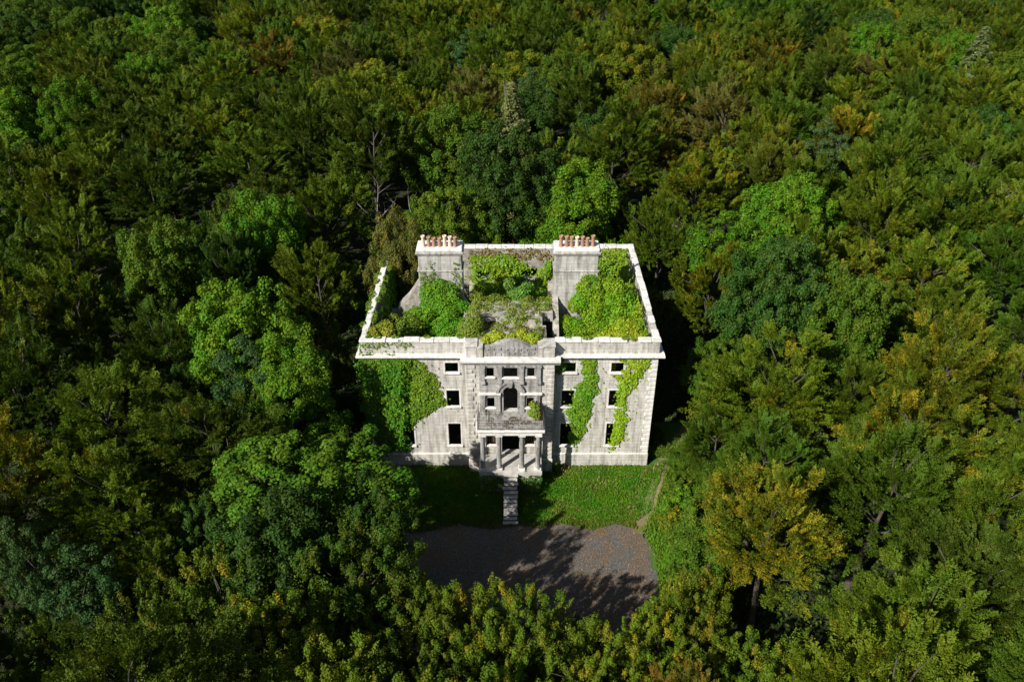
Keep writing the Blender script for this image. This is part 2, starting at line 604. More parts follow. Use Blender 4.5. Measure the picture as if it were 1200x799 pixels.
# side walls (built along y; openings as gaps between piers)
for sgn in (-1, 1):
    x0, x1 = (-HX, -HX + 0.4) if sgn < 0 else (HX - 0.4, HX)
    m = MB()
    ys = [0.42, 2.6, 3.8, 7.2, 8.4, 11.6, 12.8, 16.1]
    for i in range(len(ys) - 1):
        if i % 2 == 0:
            m.box(x0, x1, ys[i], ys[i + 1], -0.6, ZP)
        else:
            zz = [-0.6] + [q for r_ in ROWS for q in r_] + [ZP]
            for j in range(0, len(zz), 2):
                m.box(x0 + 0.001, x1 - 0.001, ys[i], ys[i + 1], zz[j], zz[j + 1])
    w = m.build('side_wall', M['stone'], house)
    coping(w, 0.52, 16.08, x0 - 0.06, x1 + 0.05, 'y', 41 + sgn)
    xo = sgn * HX
    m = MB(); m.box(min(xo, xo + sgn * 0.4), max(xo, xo + sgn * 0.4), 0.1, 16.8, 11.2, 11.42); m.build('cornice', M['trim'], w)

# --- centre bay
bay = MB()
upper = [(-1.87, -1.29, 9.85, 10.66), (-0.54, 0.54, 9.8, 10.66), (1.29, 1.87, 9.85, 10.66)]
middle = [(-1.86, -1.27, 6.9, 7.8), (1.27, 1.86, 6.9, 7.8)]
door_b = (-0.56, 0.56, 6.42, 8.9)
lower = [(-1.95, -1.2, 3.0, 5.0), (1.2, 1.95, 3.0, 5.0)]
door_g = (-0.72, 0.72, 2.12, 5.1)
holes = upper + middle + [door_b] + lower + [door_g]
bay.wall(-BX, BX, -0.6, 11.3, BY, BY + 0.45, drop(upper + middle + lower) + [door_b, door_g])
bay.box(-BX, -BX + 0.5, BY + 0.45, 0.6, -0.6, 11.3)
bay.box(BX - 0.5, BX, BY + 0.45, 0.6, -0.6, 11.3)
bayo = bay.build('centre_bay', M['stone'], house)


def arch_fill(mb, hw, zs, r, ztop, y0, y1, n=10):
    for s_ in (-1, 1):
        pts = [(s_ * r * cos(a), zs + r * sin(a)) for a in np.linspace(0, pi / 2, n)]
        poly = pts + [(0, ztop), (s_ * hw, ztop)]
        if abs(r - hw) > 1e-6:
            poly = poly + [(s_ * hw, zs)]
        mb.prism_xz(poly if s_ < 0 else poly[::-1], y0, y1)


m = MB(); arch_fill(m, 0.56, 8.34, 0.56, 8.9, BY + 0.004, BY + 0.446)
m.build('arch_spandrel', M['stone'], bayo)
# grey stained facing between the pilasters
pm = MB(); pm.wall(-2.42, 2.42, 6.42, 10.9, BY - 0.05, BY - 0.002, drop(upper + middle) + [door_b])
arch_fill(pm, 0.56, 8.34, 0.56, 8.9, BY - 0.049, BY - 0.003)
pm.build('stained_facing', M['stone_grey'], bayo)
FY = BY - 0.05
sills(upper, FY, bayo, 0.13)
sills(middle, FY, bayo, 0.13)
sills(lower, BY, bayo, 0.13)
for x in (-2.17, -0.85, 0.85, 2.17):
    m = MB()
    m.box(x - 0.19, x + 0.19, FY - 0.14, FY - 0.002, 9.5, 10.74)
    m.box(x - 0.24, x + 0.24, FY - 0.19, FY - 0.003, 10.74, 10.88)
    m.box(x - 0.22, x + 0.22, FY - 0.24, FY - 0.003, 9.22, 9.498)
    bevel(m.build('pilaster', M['stone_grey'], bayo), 0.015)
for x in (-2.17, -0.95, 0.95, 2.17):
    m = MB()
    m.box(x - 0.17, x + 0.17, FY - 0.14, FY - 0.002, 6.42, 8.04)
    m.box(x - 0.21, x + 0.21, FY - 0.18, FY - 0.003, 8.04, 8.178)
    bevel(m.build('pilaster', M['stone_grey'], bayo), 0.015)
for s_ in (-1, 1):
    m = MB()
    xs = sorted((s_ * 0.76, s_ * 2.5))
    m.box(xs[0], xs[1], FY - 0.22, FY - 0.003, 8.18, 8.34)
    bevel(m.build('impost_course', M['trim'], bayo), 0.02)
# archivolt
m = MB()
for ro, ri, dp in ((1.12, 0.94, 0.2), (0.94, 0.6, 0.1)):
    N_ = 20
    for i in range(N_):
        a0, a1 = pi * i / N_, pi * (i + 1) / N_
        q = [(ri * cos(a0), 8.34 + ri * sin(a0)), (ro * cos(a0), 8.34 + ro * sin(a0)), (ro * cos(a1), 8.34 + ro * sin(a1)), (ri * cos(a1), 8.34 + ri * sin(a1))]
        m.prism_xz(q, FY - dp, FY - 0.002)
m.build('archivolt', M['stone_grey'], bayo)
m = MB(); m.prism_xz([(-0.13, 8.93), (0.13, 8.93), (0.2, 9.46), (-0.2, 9.46)], FY - 0.3, FY - 0.003)
bevel(m.build('keystone', M['stone_grey'], bayo), 0.02)
# channelled quoins at both edges of the bay
qo = None
for s_ in (-1, 1):
    for i in range(22):
        if qo is None:
            m = MB(); m.box(-0.34, 0.34, -0.075, 0.04, 0, 0.32)
            qo = bevel(m.build('quoin', M['stone'], bayo), 0.025); q = qo
        else:
            q = qo.copy(); col.objects.link(q); q.parent = bayo
        wide = i % 2
        q.scale = (1.0 if wide else 0.72, 1, 1)
        q.location = (s_ * (BX - (0.345 if wide else 0.25)), BY, 1.5 + i * 0.432)
m = MB(); m.box(-BX - 0.04, BX + 0.04, BY - 0.1, BY + 0.05, 1.3, 1.46); m.build('string_course', M['trim'], bayo)
m = MB(); m.box(-BX - 0.05, BX + 0.05, BY - 0.06, BY + 0.05, -0.6, 1.298); m.build('plinth', M['stone'], bayo)
# bay entablature and parapet
m = MB()
prof = [(BY - 0.08, 10.92), (BY + 0.2, 10.92), (BY + 0.2, 11.58), (BY - 0.42, 11.5), (BY - 0.42, 11.34), (BY - 0.26, 11.24), (BY - 0.2, 11.1)]
m.prism_yz(prof[::-1], -BX - 0.42, BX + 0.42)
m.box(-BX - 0.3, BX + 0.3, BY + 0.2, 0.6, 11.302, 11.55)
m.build('bay_cornice', M['trim'], bayo)
for s_ in (-1, 1):
    for x0, x1, dz in ((2.55, 3.4, 0.0), (2.08, 2.548, -0.1)):
        xs = sorted((s_ * x0, s_ * x1))
        m = MB()
        m.box(xs[0], xs[1], BY + 0.0, 0.3, 11.56, 12.5 + dz)
        m.box(xs[0] - 0.06 * (x1 > 3), xs[1] + 0.06 * (x1 > 3), BY - 0.07, 0.36, 12.5 + dz, 12.66 + dz)
        bevel(m.build('parapet_pedestal', M['stone'], bayo), 0.03)
m = MB()
top = [(x, 12.4 + 0.6 * max(0.0, 1 - (abs(x) / 1.55) ** 1.7)) for x in np.linspace(2.05, -2.05, 17)]
m.prism_xz([(-2.05, 11.56), (2.05, 11.56)] + top, BY + 0.12, BY + 0.6)
plq = m.build('parapet_plaque', M['stone_grey'], bayo)
rr = random.Random(4)
for i in range(16):
    x = -1.8 + (i % 8) * 0.5 + rr.uniform(-0.08, 0.08)
    z = 11.74 + (i // 8) * 0.42 + rr.uniform(-0.04, 0.04)
    m = MB(); m.box(x - rr.uniform(0.08, 0.2), x + rr.uniform(0.08, 0.2), BY + 0.05, BY + 0.13, z, z + rr.uniform(0.12, 0.26))
    bevel(m.build('carved_relief', M['stone_grey'], plq), 0.02)

# --- porch
m = MB(); m.box(-2.55, 2.55, -3.1, BY - 0.11, 1.72, 2.12)
porch = bevel(m.build('porch_floor', M['step'], house), 0.03)
m = MB(); m.box(-2.45, 2.45, -3.0, BY - 0.11, -0.7, 1.718)
m.build('porch_base', M['rubble'], house)
for x in (-2.2, -0.9, 0.9, 2.2):
    m = MB()
    m.lathe(x, -2.72, [(0.21, 2.3), (0.235, 2.35), (0.21, 2.42), (0.195, 2.48), (0.193, 3.4), (0.172, 5.43), (0.18, 5.48), (0.2, 5.52)], 18)
    cl = m.build('column', M['stone_grey'], house, True)
    m = MB(); m.box(x - 0.27, x + 0.27, -3.01, -2.43, 2.12, 2.32); bevel(m.build('column_base', M['trim'], cl), 0.025)
    m = MB(); m.lathe(x, -2.72, [(0.2, 5.515), (0.27, 5.61)], 18); m.box(x - 0.28, x + 0.28, -3.0, -2.44, 5.61, 5.75); m.build('capital', M['trim'], cl)
for x in (-2.2, 2.2):
    m = MB(); m.box(x - 0.2, x + 0.2, BY - 0.2, BY - 0.002, 2.12, 5.75); bevel(m.build('porch_pilaster', M['stone_grey'], house), 0.02)
m = MB()
m.box(-2.5, 2.5, -3.02, BY - 0.002, 5.75, 6.16)
m.box(-2.68, 2.68, -3.2, BY - 0.003, 6.16, 6.38)
ent = bevel(m.build('porch_entablature', M['trim'], house), 0.03)
m = MB(); m.box(-2.6, 2.6, -3.1, BY - 0.06, 6.38, 6.42); m.build('balcony_floor', M['stone_grey'], house)
# iron balcony railing
m = MB()
rl = [(-2.55, BY - 0.1), (-2.55, -3.08), (2.55, -3.08), (2.55, BY - 0.1)]
for z, r_ in ((7.32, 0.028), (7.1, 0.016), (6.5, 0.02)):
    for (a, b), (c_, d) in zip(rl[:-1], rl[1:]):
        m.tube([(a, b, z), (c_, d, z)], [r_, r_], 5)
for (a, b), (c_, d) in zip(rl[:-1], rl[1:]):
    n_ = int(math.hypot(c_ - a, d - b) / 0.155)
    for i in range(n_ + 1):
        t = i / n_
        x, y = a + (c_ - a) * t, b + (d - b) * t
        if rr.random() < 0.3:
            continue
        m.tube([(x, y, 6.4), (x + rr.uniform(-0.02, 0.02), y, 7.32)], [0.009, 0.009], 4)
m.build('balcony_railing', M['iron'], house)
# iron window bars and a broken door frame behind the columns
for x0, x1, z0, z1 in lower:
    m = MB()
    for i in range(5):
        x = x0 + (x1 - x0) * (i + 0.5) / 5
        m.tube([(x, BY + 0.3, z0), (x, BY + 0.3, z1)], [0.02, 0.02], 5)
    m.box(x0, x1, BY + 0.28, BY + 0.32, 3.7, 3.76)
    m.build('window_bars', M['timber'], bayo)
# steps: one stone each
yb = -3.1
for i in range(12):
    z = 2.12 - (i + 1) * 0.205
    j = [rr.uniform(-0.03, 0.03) for _ in range(4)]
    m = MB(); m.box(-0.58 + j[0] * 2, 0.58 + j[1] * 2, yb - 0.27 - 0.05 + j[2] * 0.5, yb + 0.02, z - 0.09, z + j[3] * 0.5)
    st = bevel(m.build('step', M['step'], porch), 0.02)
    m = MB(); m.box(-0.53, 0.53, yb - 0.27 + 0.03, yb + 0.02, z - 0.5, z - 0.092)
    m.build('riser', M['riser'], st)
    yb -= 0.27
# mansion inner masonry
def ragged(pts, seed, step=0.35, amp=0.22):
    r_ = random.Random(seed)
    out = []
    for (a, b), (c_, d) in zip(pts[:-1], pts[1:]):
        n_ = max(1, int(abs(c_ - a) / step))
        for i in range(n_):
            t = i / n_
            out.append((a + (c_ - a) * t, b + (d - b) * t + r_.uniform(-amp, amp)))
    out.append(pts[-1])
    return out


topl = ragged([(10.75, 11.0), (9.3, 12.0), (7.2, 13.2), (3.7, 13.0), (3.3, 10.2), (-3.0, 9.6), (-3.9, 11.5), (-7.5, 13.6), (-9.5, 11.1), (-10.75, 9.6)], 5)
m = MB(); m.prism_xz([(-10.75, -0.6), (10.75, -0.6)] + topl, 7.62, 8.8); m.build('spine_wall', M['rubble'], house)
topm = ragged([(2.6, 12.1), (1.4, 12.3), (0.3, 12.0), (-1.2, 12.2)], 8, 0.3, 0.12)
m = MB(); m.prism_xz([(-1.2, -0.6), (2.6, -0.6)] + topm, 4.5, 5.2); m.build('inner_wall', M['rubble'], house)
m = MB(); m.box(-3.3, 3.5, 5.2, 7.6, 11.2, 11.75); m.build('vault_remains', M['rubble'], house)
m = MB(); m.box(-2.9, 2.9, BY + 0.46, 4.49, 10.95, 11.25); m.build('vault_remains', M['rubble'], house)
for x0, tops in ((-3.9, [(0.7, 9.0), (3.5, 8.6), (5.2, 11.4), (7.6, 11.6)]), (3.5, [(0.7, 9.3), (3.0, 8.8), (5.2, 11.2), (7.6, 12.4)])):
    m = MB()
    pl = ragged(tops, 12, 0.4, 0.2)
    m.prism_yz([(0.7, -0.6)] + [(7.6, -0.6)] + pl[::-1], x0, x0 + 0.5)
    m.build('cross_wall', M['rubble'], house)
for x0, tops in ((-3.9, [(8.8, 9.6), (12, 8.6), (16.1, 9.4)]), (3.5, [(8.8, 9.8), (12, 9.0), (16.1, 9.6)])):
    m = MB()
    pl = ragged(tops, 14, 0.4, 0.2)
    m.prism_yz([(8.8, -0.6)] + [(16.1, -0.6)] + pl[::-1], x0, x0 + 0.5)
    m.build('cross_wall', M['rubble'], house)
m = MB(); m.box(-10.8, 10.8, 0.7, 16.1, -0.2, 0.12); m.build('rubble_floor', M['inside'], house)

# chimney stacks
for xc, seed in ((-5.83, 1), (5.45, 2)):
    r_ = random.Random(seed)
    hw = 1.82
    m = MB()
    m.box(xc - hw, xc + hw, 7.5, 9.1, 8.0, 14.6)
    m.box(xc - hw - 0.08, xc + hw + 0.08, 7.42, 9.18, 14.6, 14.76)
    m.box(xc - hw + 0.03, xc + hw - 0.03, 7.53, 9.07, 14.76, 16.1)
    m.box(xc - hw - 0.05, xc + hw + 0.05, 7.45, 9.15, 16.1, 16.24)
    m.box(xc - hw - 0.15, xc + hw + 0.15, 7.35, 9.25, 16.24, 16.42)
    ch = bevel(m.build('chimney_stack', M['stone_chimney'], house), 0.03)
    m = MB(); m.box(xc - hw - 0.06, xc + hw + 0.06, 7.44, 9.16, 16.42, 16.72); bevel(m.build('chimney_cap', M['coping'], ch), 0.06)
    for i in range(7):
        x = xc - 1.32 + i * 0.44 + r_.uniform(-0.03, 0.03)
        h = 0.92 + r_.uniform(-0.16, 0.08)
        z = 16.715
        m = MB()
        m.lathe(x + r_.uniform(-0.02, 0.02), 8.0 + r_.uniform(-0.03, 0.03), [(0.165, z), (0.155, z + 0.15), (0.135, z + h * 0.75), (0.145, z + h * 0.82), (0.175, z + h * 0.86), (0.175, z + h), (0.12, z + h), (0.11, z + h * 0.5)], 14)
        pale = (seed == 1 and i in (0, 4, 5)) or (seed == 2 and i == 3)
        pot = m.build('chimney_pot', M['buff'] if pale else M['terracotta'], ch, True)

# fallen timber prop beside the bay
m = MB(); m.tube([(4.35, -0.95, 0.0), (4.75, -0.12, 1.15)], [0.05, 0.045], 6)
tag(m.build('timber_plank', M['timber']), 'weathered timber plank leaning on the plinth beside the porch bay', 'plank')

# ------------------------------------------------------------------ ivy
def finish_leaves(name, P, A, N, L, W, lv, sp, colr, parent=None, mat='ivy'):
    me = leaf_mesh(name, P, A, N, L, W, lv, sp, M[mat])
    o = link(name, me, parent)
    o.color = (*colr, 0.0)
    return o


def ivy_wall(name, label, poly, dens, colr, seed, y=0.0, thick=0.45, leaf=0.2, holes=(), axis='y', face=-1, group='ivy on the mansion', fade=0.5):
    """ivy clinging to a wall; polygon given in the wall's own plane"""
    r = np.random.default_rng(seed)
    p = np.array(poly)
    lo, hi = p.min(0) - 0.2, p.max(0) + 0.2
    leaf *= 0.85
    n = int((hi - lo).prod() * dens * 1.5)
    q = lo + r.random((n, 2)) * (hi - lo)
    off = np.stack([vnoise(q, seed, 2.2) - 0.5, vnoise(q, seed + 3, 2.2) - 0.5], 1) * fade * 2
    ins = inpoly(q[:, 0] + off[:, 0], q[:, 1] + off[:, 1], poly)
    fr = vnoise(q, seed + 11, 5.5)
    off2 = r.normal(size=(n, 2)) * 0.16
    ins &= inpoly(q[:, 0] + off[:, 0] + off2[:, 0], q[:, 1] + off[:, 1] + off2[:, 1], poly)
    ins &= fr > 0.2
    for h in holes:
        ins &= ~((q[:, 0] > h[0] + 0.0) & (q[:, 0] < h[1] - 0.0) & (q[:, 1] > h[2]) & (q[:, 1] < h[3]) & (r.random(n) > 0.12))
    q = q[ins]
    n = len(q)
    lump = vnoise(q, seed + 5, 3.4) * 0.7 + vnoise(q, seed + 6, 7.0) * 0.3
    # distance to the outline thins the mat towards its edge
    d = np.full(n, 9.0)
    for i in range(len(poly)):
        a = p[i]; b = p[(i + 1) % len(poly)]
        ab = b - a
        t = np.clip(((q - a) @ ab) / (ab @ ab), 0, 1)
        d = np.minimum(d, np.linalg.norm(q - (a + t[:, None] * ab), axis=1))
    th = thick * np.clip(d / 0.9 + 0.15, 0.1, 1) * (0.25 + lump)
    depth = 0.05 + th * r.uniform(0.45, 1.0, n)
    loose = r.random(n) < 0.07
    q = q + loose[:, None] * r.normal(size=(n, 2)) * 0.42
    depth = np.where(loose, 0.03 + 0.04 * r.random(n), depth)
    P = np.zeros((n, 3)); nrm = np.zeros(3)
    if axis == 'y':
        P[:, 0] = q[:, 0]; P[:, 1] = y + face * depth; P[:, 2] = q[:, 1]
        nrm[1] = face
    else:
        P[:, 1] = q[:, 0]; P[:, 0] = y + face * depth; P[:, 2] = q[:, 1]
        nrm[0] = face
    N = unit(nrm * 1.0 + np.array([0, 0, 0.55]) + r.normal(size=(n, 3)) * 0.42)
    A = np.array([0, 0, -1.0]) + r.normal(size=(n, 3)) * 0.5
    A -= N * (A * N).sum(1, keepdims=True)
    lv = r.random(n)
    sp = np.clip(vnoise(q, seed + 9, 1.5) + r.normal(size=n) * 0.08, 0, 1)
    s = leaf * r.uniform(0.5, 1.5, n)
    o = finish_leaves(name, P, A, N, s, s * 0.85, lv, sp, colr)
    return tag(o, label, 'ivy', group)


def blob_leaves(blobs, dens, leaf, seed, up=0.5, jit=0.3, wild=0.5, alongz=False):
    """leaf arrays over a union of ellipsoids (cx,cy,cz,rx,ry,rz)"""
    r = np.random.default_rng(seed)
    Ps, Ns, Ss = [], [], []
    B = np.array(blobs, float)
    leaf = leaf * 0.85
    for i, b in enumerate(B):
        rx, ry, rz = b[3:]
        area = 4 * pi * (((rx * ry) ** 1.6 + (rx * rz) ** 1.6 + (ry * rz) ** 1.6) / 3) ** (1 / 1.6)
        n = int(area * dens * 1.5)
        d = unit(r.normal(size=(n, 3)))
        lump = 1 + (vnoise(d * 2.0, seed + i, 1.6) - 0.5) * 0.35
        P = b[:3] + d * b[3:] * lump[:, None] * (1 + r.normal(size=(n, 1)) * jit * 0.35)
        N = unit(d / b[3:])
        keep = np.ones(n, bool)
        for j, c_ in enumerate(B):
            if j != i:
                keep &= (((P - c_[:3]) / (c_[3:] * 0.82)) ** 2).sum(1) > 1
        Ps.append(P[keep]); Ns.append(N[keep]); Ss.append(np.full(keep.sum(), r.random()))
    P = np.concatenate(Ps); N = np.concatenate(Ns); S = np.concatenate(Ss)
    n = len(P)
    N = unit(N + np.array([0, 0, up]) + r.normal(size=(n, 3)) * wild)
    A = r.normal(size=(n, 3)) + np.array([0, 0, 0.9 if alongz else -0.6])
    A -= N * (A * N).sum(1, keepdims=True)
    lv = r.random(n)
    s = leaf * r.uniform(0.7, 1.35, n)
    return P, A, N, s, s * 0.75, lv, np.clip(S * 0.8 + r.random(n) * 0.2, 0, 1)


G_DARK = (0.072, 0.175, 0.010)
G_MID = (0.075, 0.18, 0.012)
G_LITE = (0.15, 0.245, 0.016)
G_YEL = (0.20, 0.27, 0.018)
holesF = [(a, b, z0, z1) for a, b in COLS for z0, z1 in ROWS]

ivy_wall('ivy', 'dense dark green ivy blanketing the front corner left of the porch', [(-11.95, 11.35), (-11.95, 4.0), (-11.2, 2.6), (-10.2, 1.9), (-8.8, 1.6), (-8.2, 2.6), (-8.1, 4.6), (-7.9, 6.2), (-7.6, 8.6), (-7.5, 11.1), (-9, 11.3)], 280, G_DARK, 21, thick=0.85, leaf=0.16,
         holes=[(-8.75, -7.95, 2.4, 4.5), (-8.5, -7.95, 6.5, 7.6), (-8.5, -7.95, 9.9, 10.4)])
ivy_wall('ivy', 'lighter green ivy fanning out to a point beside the dark ivy', [(-7.9, 11.1), (-7.0, 10.6), (-6.2, 9.8), (-5.6, 8.9), (-5.9, 8.2), (-5.15, 7.2), (-5.4, 6.6), (-6.3, 5.9), (-7.2, 5.2), (-8.3, 4.4), (-9.0, 5.6), (-8.3, 7.2), (-9.2, 8.4), (-8.5, 10.4)], 160, (0.105, 0.2, 0.012), 22, thick=0.42, leaf=0.18, fade=0.35)
ivy_wall('ivy', 'green ivy strand climbing the wall beside the porch bay window column', [(5.45, 11.1), (6.7, 11.2), (6.85, 9.6), (7.0, 7.8), (6.5, 6.9), (6.6, 5.7), (6.1, 4.6), (5.9, 3.2), (5.3, 2.2), (4.9, 2.5), (4.9, 4.3), (4.55, 5.6), (4.2, 6.3), (4.9, 6.8), (5.1, 8.2), (5.7, 9.2)], 170, (0.115, 0.235, 0.014), 23, thick=0.34, leaf=0.18, fade=0.3)
ivy_wall('ivy', 'bright yellow-green ivy strand trailing from the cornice past the outermost windows', [(8.1, 11.1), (11.1, 11.2), (10.7, 10.1), (10.0, 9.0), (9.6, 8.0), (9.3, 7.2), (9.3, 6.2), (9.6, 5.0), (9.4, 3.6), (9.2, 2.6), (8.6, 1.9), (8.0, 2.2), (8.5, 3.4), (8.55, 4.8), (8.5, 6.3), (8.4, 6.6), (8.45, 7.7), (8.6, 8.8), (8.0, 9.5), (8.4, 9.8), (8.95, 10.3), (8.8, 10.7)], 170, (0.20, 0.31, 0.014), 24, thick=0.36, leaf=0.18, fade=0.25)
ivy_wall('ivy', 'small ivy tuft in the corner between bay and wing under the cornice', [(3.45, 11.0), (4.3, 11.0), (4.35, 10.0), (4.1, 9.4), (3.6, 9.6)], 190, G_MID, 25, thick=0.3, leaf=0.17, fade=0.2)
ivy_wall('ivy', 'thin green creeper on the parapet face above the dark ivy', [(-11.4, 12.6), (-8.2, 12.5), (-7.6, 12.1), (-8.2, 11.6), (-9.2, 12.1), (-11.3, 11.6)], 60, (0.12, 0.18, 0.025), 26, thick=0.12, leaf=0.15, fade=0.5)
# inner faces
ivy_wall('ivy', 'scrappy ivy creeping down the broken inner wall behind the plaque', [(-1.2, 12.2), (2.6, 12.2), (2.5, 11.4), (1.4, 11.7), (0.6, 10.8), (-0.2, 11.6), (-0.8, 10.4), (-1.2, 10.6)], 60, (0.15, 0.22, 0.02), 39, y=4.5, thick=0.2, leaf=0.16, fade=0.4)
ivy_wall('ivy', 'bright ivy covering the inner rear wall between the chimney stacks', [(-4.0, 11.6), (-2.2, 11.9), (0.2, 12.0), (1.0, 11.2), (2.6, 10.6), (4.0, 11.8), (4.0, 6.0), (-4.0, 6.0)], 120, (0.15, 0.26, 0.012), 31, y=16.1, thick=1.0, leaf=0.2, holes=[(-3.15, -2.1, 9.4, 10.5), (1.0, 2.5, 9.4, 10.5)])
ivy_wall('ivy', 'dry brownish creeper along the top of the inner rear wall', [(-4.0, 12.5), (4.0, 12.5), (4.0, 11.5), (1.0, 11.2), (-1.0, 11.7), (-4.0, 11.3)], 60, (0.17, 0.12, 0.03), 32, y=16.1, thick=0.25, leaf=0.16)
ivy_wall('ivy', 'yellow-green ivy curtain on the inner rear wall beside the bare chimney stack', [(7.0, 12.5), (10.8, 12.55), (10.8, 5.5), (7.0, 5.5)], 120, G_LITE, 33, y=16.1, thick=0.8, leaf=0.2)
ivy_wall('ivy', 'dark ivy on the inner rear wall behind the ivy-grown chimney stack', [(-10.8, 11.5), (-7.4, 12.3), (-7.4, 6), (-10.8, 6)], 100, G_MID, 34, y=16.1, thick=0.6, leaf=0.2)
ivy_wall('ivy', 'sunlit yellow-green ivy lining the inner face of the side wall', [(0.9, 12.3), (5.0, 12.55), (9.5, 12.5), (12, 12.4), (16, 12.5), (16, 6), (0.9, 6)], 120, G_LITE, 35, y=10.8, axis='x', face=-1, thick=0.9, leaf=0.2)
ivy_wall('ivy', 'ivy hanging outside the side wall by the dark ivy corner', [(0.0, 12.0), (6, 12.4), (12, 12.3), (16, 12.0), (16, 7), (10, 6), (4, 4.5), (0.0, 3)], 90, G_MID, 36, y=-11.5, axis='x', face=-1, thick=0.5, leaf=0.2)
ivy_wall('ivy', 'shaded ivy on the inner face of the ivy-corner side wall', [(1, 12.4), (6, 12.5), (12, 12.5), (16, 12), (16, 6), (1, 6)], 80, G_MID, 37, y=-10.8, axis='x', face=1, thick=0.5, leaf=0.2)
# ivy on the chimney stacks' faces
ivy_wall('ivy', 'thin ivy strands climbing the chimney stack with mixed pale pots', [(-7.5, 15.0), (-6.7, 14.4), (-6.4, 16.0), (-6.2, 14.6), (-5.6, 13.9), (-5.0, 13.6), (-4.8, 15.6), (-4.5, 16.0), (-4.4, 14.4), (-4.0, 14.0), (-4.0, 12.6), (-7.5, 12.6)], 60, (0.10, 0.17, 0.02), 38, y=7.5, thick=0.2, leaf=0.16, fade=0.35)


def ivy_mound(name, label, blobs, dens, leaf, colr, seed, cat='ivy', group='ivy on the mansion', **kw):
    a = blob_leaves(blobs, dens, leaf, seed, **kw)
    return tag(finish_leaves(name, *a, colr), label, cat, group)


for sg in (-1, 1):
    xs = sorted((sg * 0.62, sg * 2.5))
    ivy_wall('ivy', 'weeds smothering the porch base beside the steps', [(xs[0], -0.4), (xs[1], -0.4), (xs[1], 1.5), (xs[0] * 0.5 + xs[1] * 0.5, 1.75), (xs[0], 1.45)], 120, (0.05, 0.11, 0.014), 56 + sg, y=-3.0, thick=0.45, leaf=0.17, fade=0.15)
r_ = random.Random(77)
bl = [(r_.uniform(-3.3, 3.3), r_.uniform(9.6, 14.5), r_.uniform(7.0, 9.6), r_.uniform(0.5, 0.9), r_.uniform(0.5, 0.8), r_.uniform(0.5, 0.8)) for i in range(60)]
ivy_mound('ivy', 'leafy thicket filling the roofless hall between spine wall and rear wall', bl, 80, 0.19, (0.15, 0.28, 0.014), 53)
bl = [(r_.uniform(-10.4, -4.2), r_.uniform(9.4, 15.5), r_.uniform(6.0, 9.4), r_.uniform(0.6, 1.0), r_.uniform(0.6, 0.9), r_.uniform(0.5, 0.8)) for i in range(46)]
ivy_mound('ivy', 'shaded green thicket filling the room behind the mixed-pot chimney', bl, 70, 0.19, (0.08, 0.17, 0.02), 54)  # this room's shade is put into the darker leaf colour
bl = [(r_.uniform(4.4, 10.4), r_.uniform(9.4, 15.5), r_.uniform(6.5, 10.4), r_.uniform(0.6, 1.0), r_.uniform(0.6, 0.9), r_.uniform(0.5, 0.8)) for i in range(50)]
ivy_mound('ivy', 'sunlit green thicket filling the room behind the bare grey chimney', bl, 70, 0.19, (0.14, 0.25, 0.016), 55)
bl = []
# left spine wall: mound leaning on the chimney breast
for i in range(84):
    x = r_.uniform(-8.6, -3.5)
    top_z = 13.9 - 0.85 * abs(x + 6.1) ** 1.1
    z = r_.uniform(6.8, max(8.0, top_z))
    bl.append((x, 7.2 - (13 - z) * 0.42 + r_.uniform(-0.25, 0.2), z, r_.uniform(0.45, 0.85), r_.uniform(0.45, 0.7), r_.uniform(0.5, 0.8)))
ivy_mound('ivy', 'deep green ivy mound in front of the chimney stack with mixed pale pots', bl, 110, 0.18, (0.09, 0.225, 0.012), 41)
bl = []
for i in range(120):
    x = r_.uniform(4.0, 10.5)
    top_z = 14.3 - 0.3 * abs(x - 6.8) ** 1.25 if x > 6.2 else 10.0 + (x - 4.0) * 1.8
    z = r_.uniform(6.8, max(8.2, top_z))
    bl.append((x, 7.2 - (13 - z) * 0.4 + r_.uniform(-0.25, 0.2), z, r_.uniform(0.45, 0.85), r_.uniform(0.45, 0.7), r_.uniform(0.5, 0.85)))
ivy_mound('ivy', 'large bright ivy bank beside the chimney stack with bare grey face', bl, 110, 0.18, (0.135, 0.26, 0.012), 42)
bl = []
for i in range(26):
    x = r_.uniform(7.6, 10.7)
    y = r_.uniform(1.2, 5.5)
    bl.append((x, y, 9.6 + (x - 7.6) * 0.75 + r_.uniform(-0.3, 0.3) - (0.3 if y < 2 else 0), r_.uniform(0.5, 0.9), r_.uniform(0.5, 0.9), r_.uniform(0.4, 0.7)))
ivy_mound('ivy', 'pale yellow-green growth filling the inner corner behind the parapet', bl, 100, 0.19, (0.23, 0.30, 0.018), 43)
bl = []
for i in range(34):
    x = r_.uniform(-3.2, 3.4)
    bl.append((x, r_.uniform(5.2, 7.8), 11.75 + r_.uniform(0, 0.25), r_.uniform(0.3, 0.7), r_.uniform(0.3, 0.6), r_.uniform(0.2, 0.55)))
ivy_mound('ground_ivy', 'brownish green weeds growing over the vault between the chimneys', bl, 75, 0.14, (0.17, 0.22, 0.025), 44, cat='weeds', group='plants growing in the ruin')
bl = [(r_.uniform(-2.7, 2.7), r_.uniform(1.0, 4.2), 11.25 + r_.uniform(0, 0.2), r_.uniform(0.3, 0.6), r_.uniform(0.3, 0.6), r_.uniform(0.15, 0.45)) for i in range(34)]
bl += [(r_.uniform(-1.2, 2.6), 4.85 + r_.uniform(-0.3, 0.3), 12.1, r_.uniform(0.2, 0.5), 0.3, r_.uniform(0.12, 0.3)) for i in range(12)]
ivy_mound('bramble', 'brown-green brambles over the vault between plaque and broken inner wall', bl, 75, 0.15, (0.16, 0.19, 0.03), 71, cat='brambles', group='plants growing in the ruin')
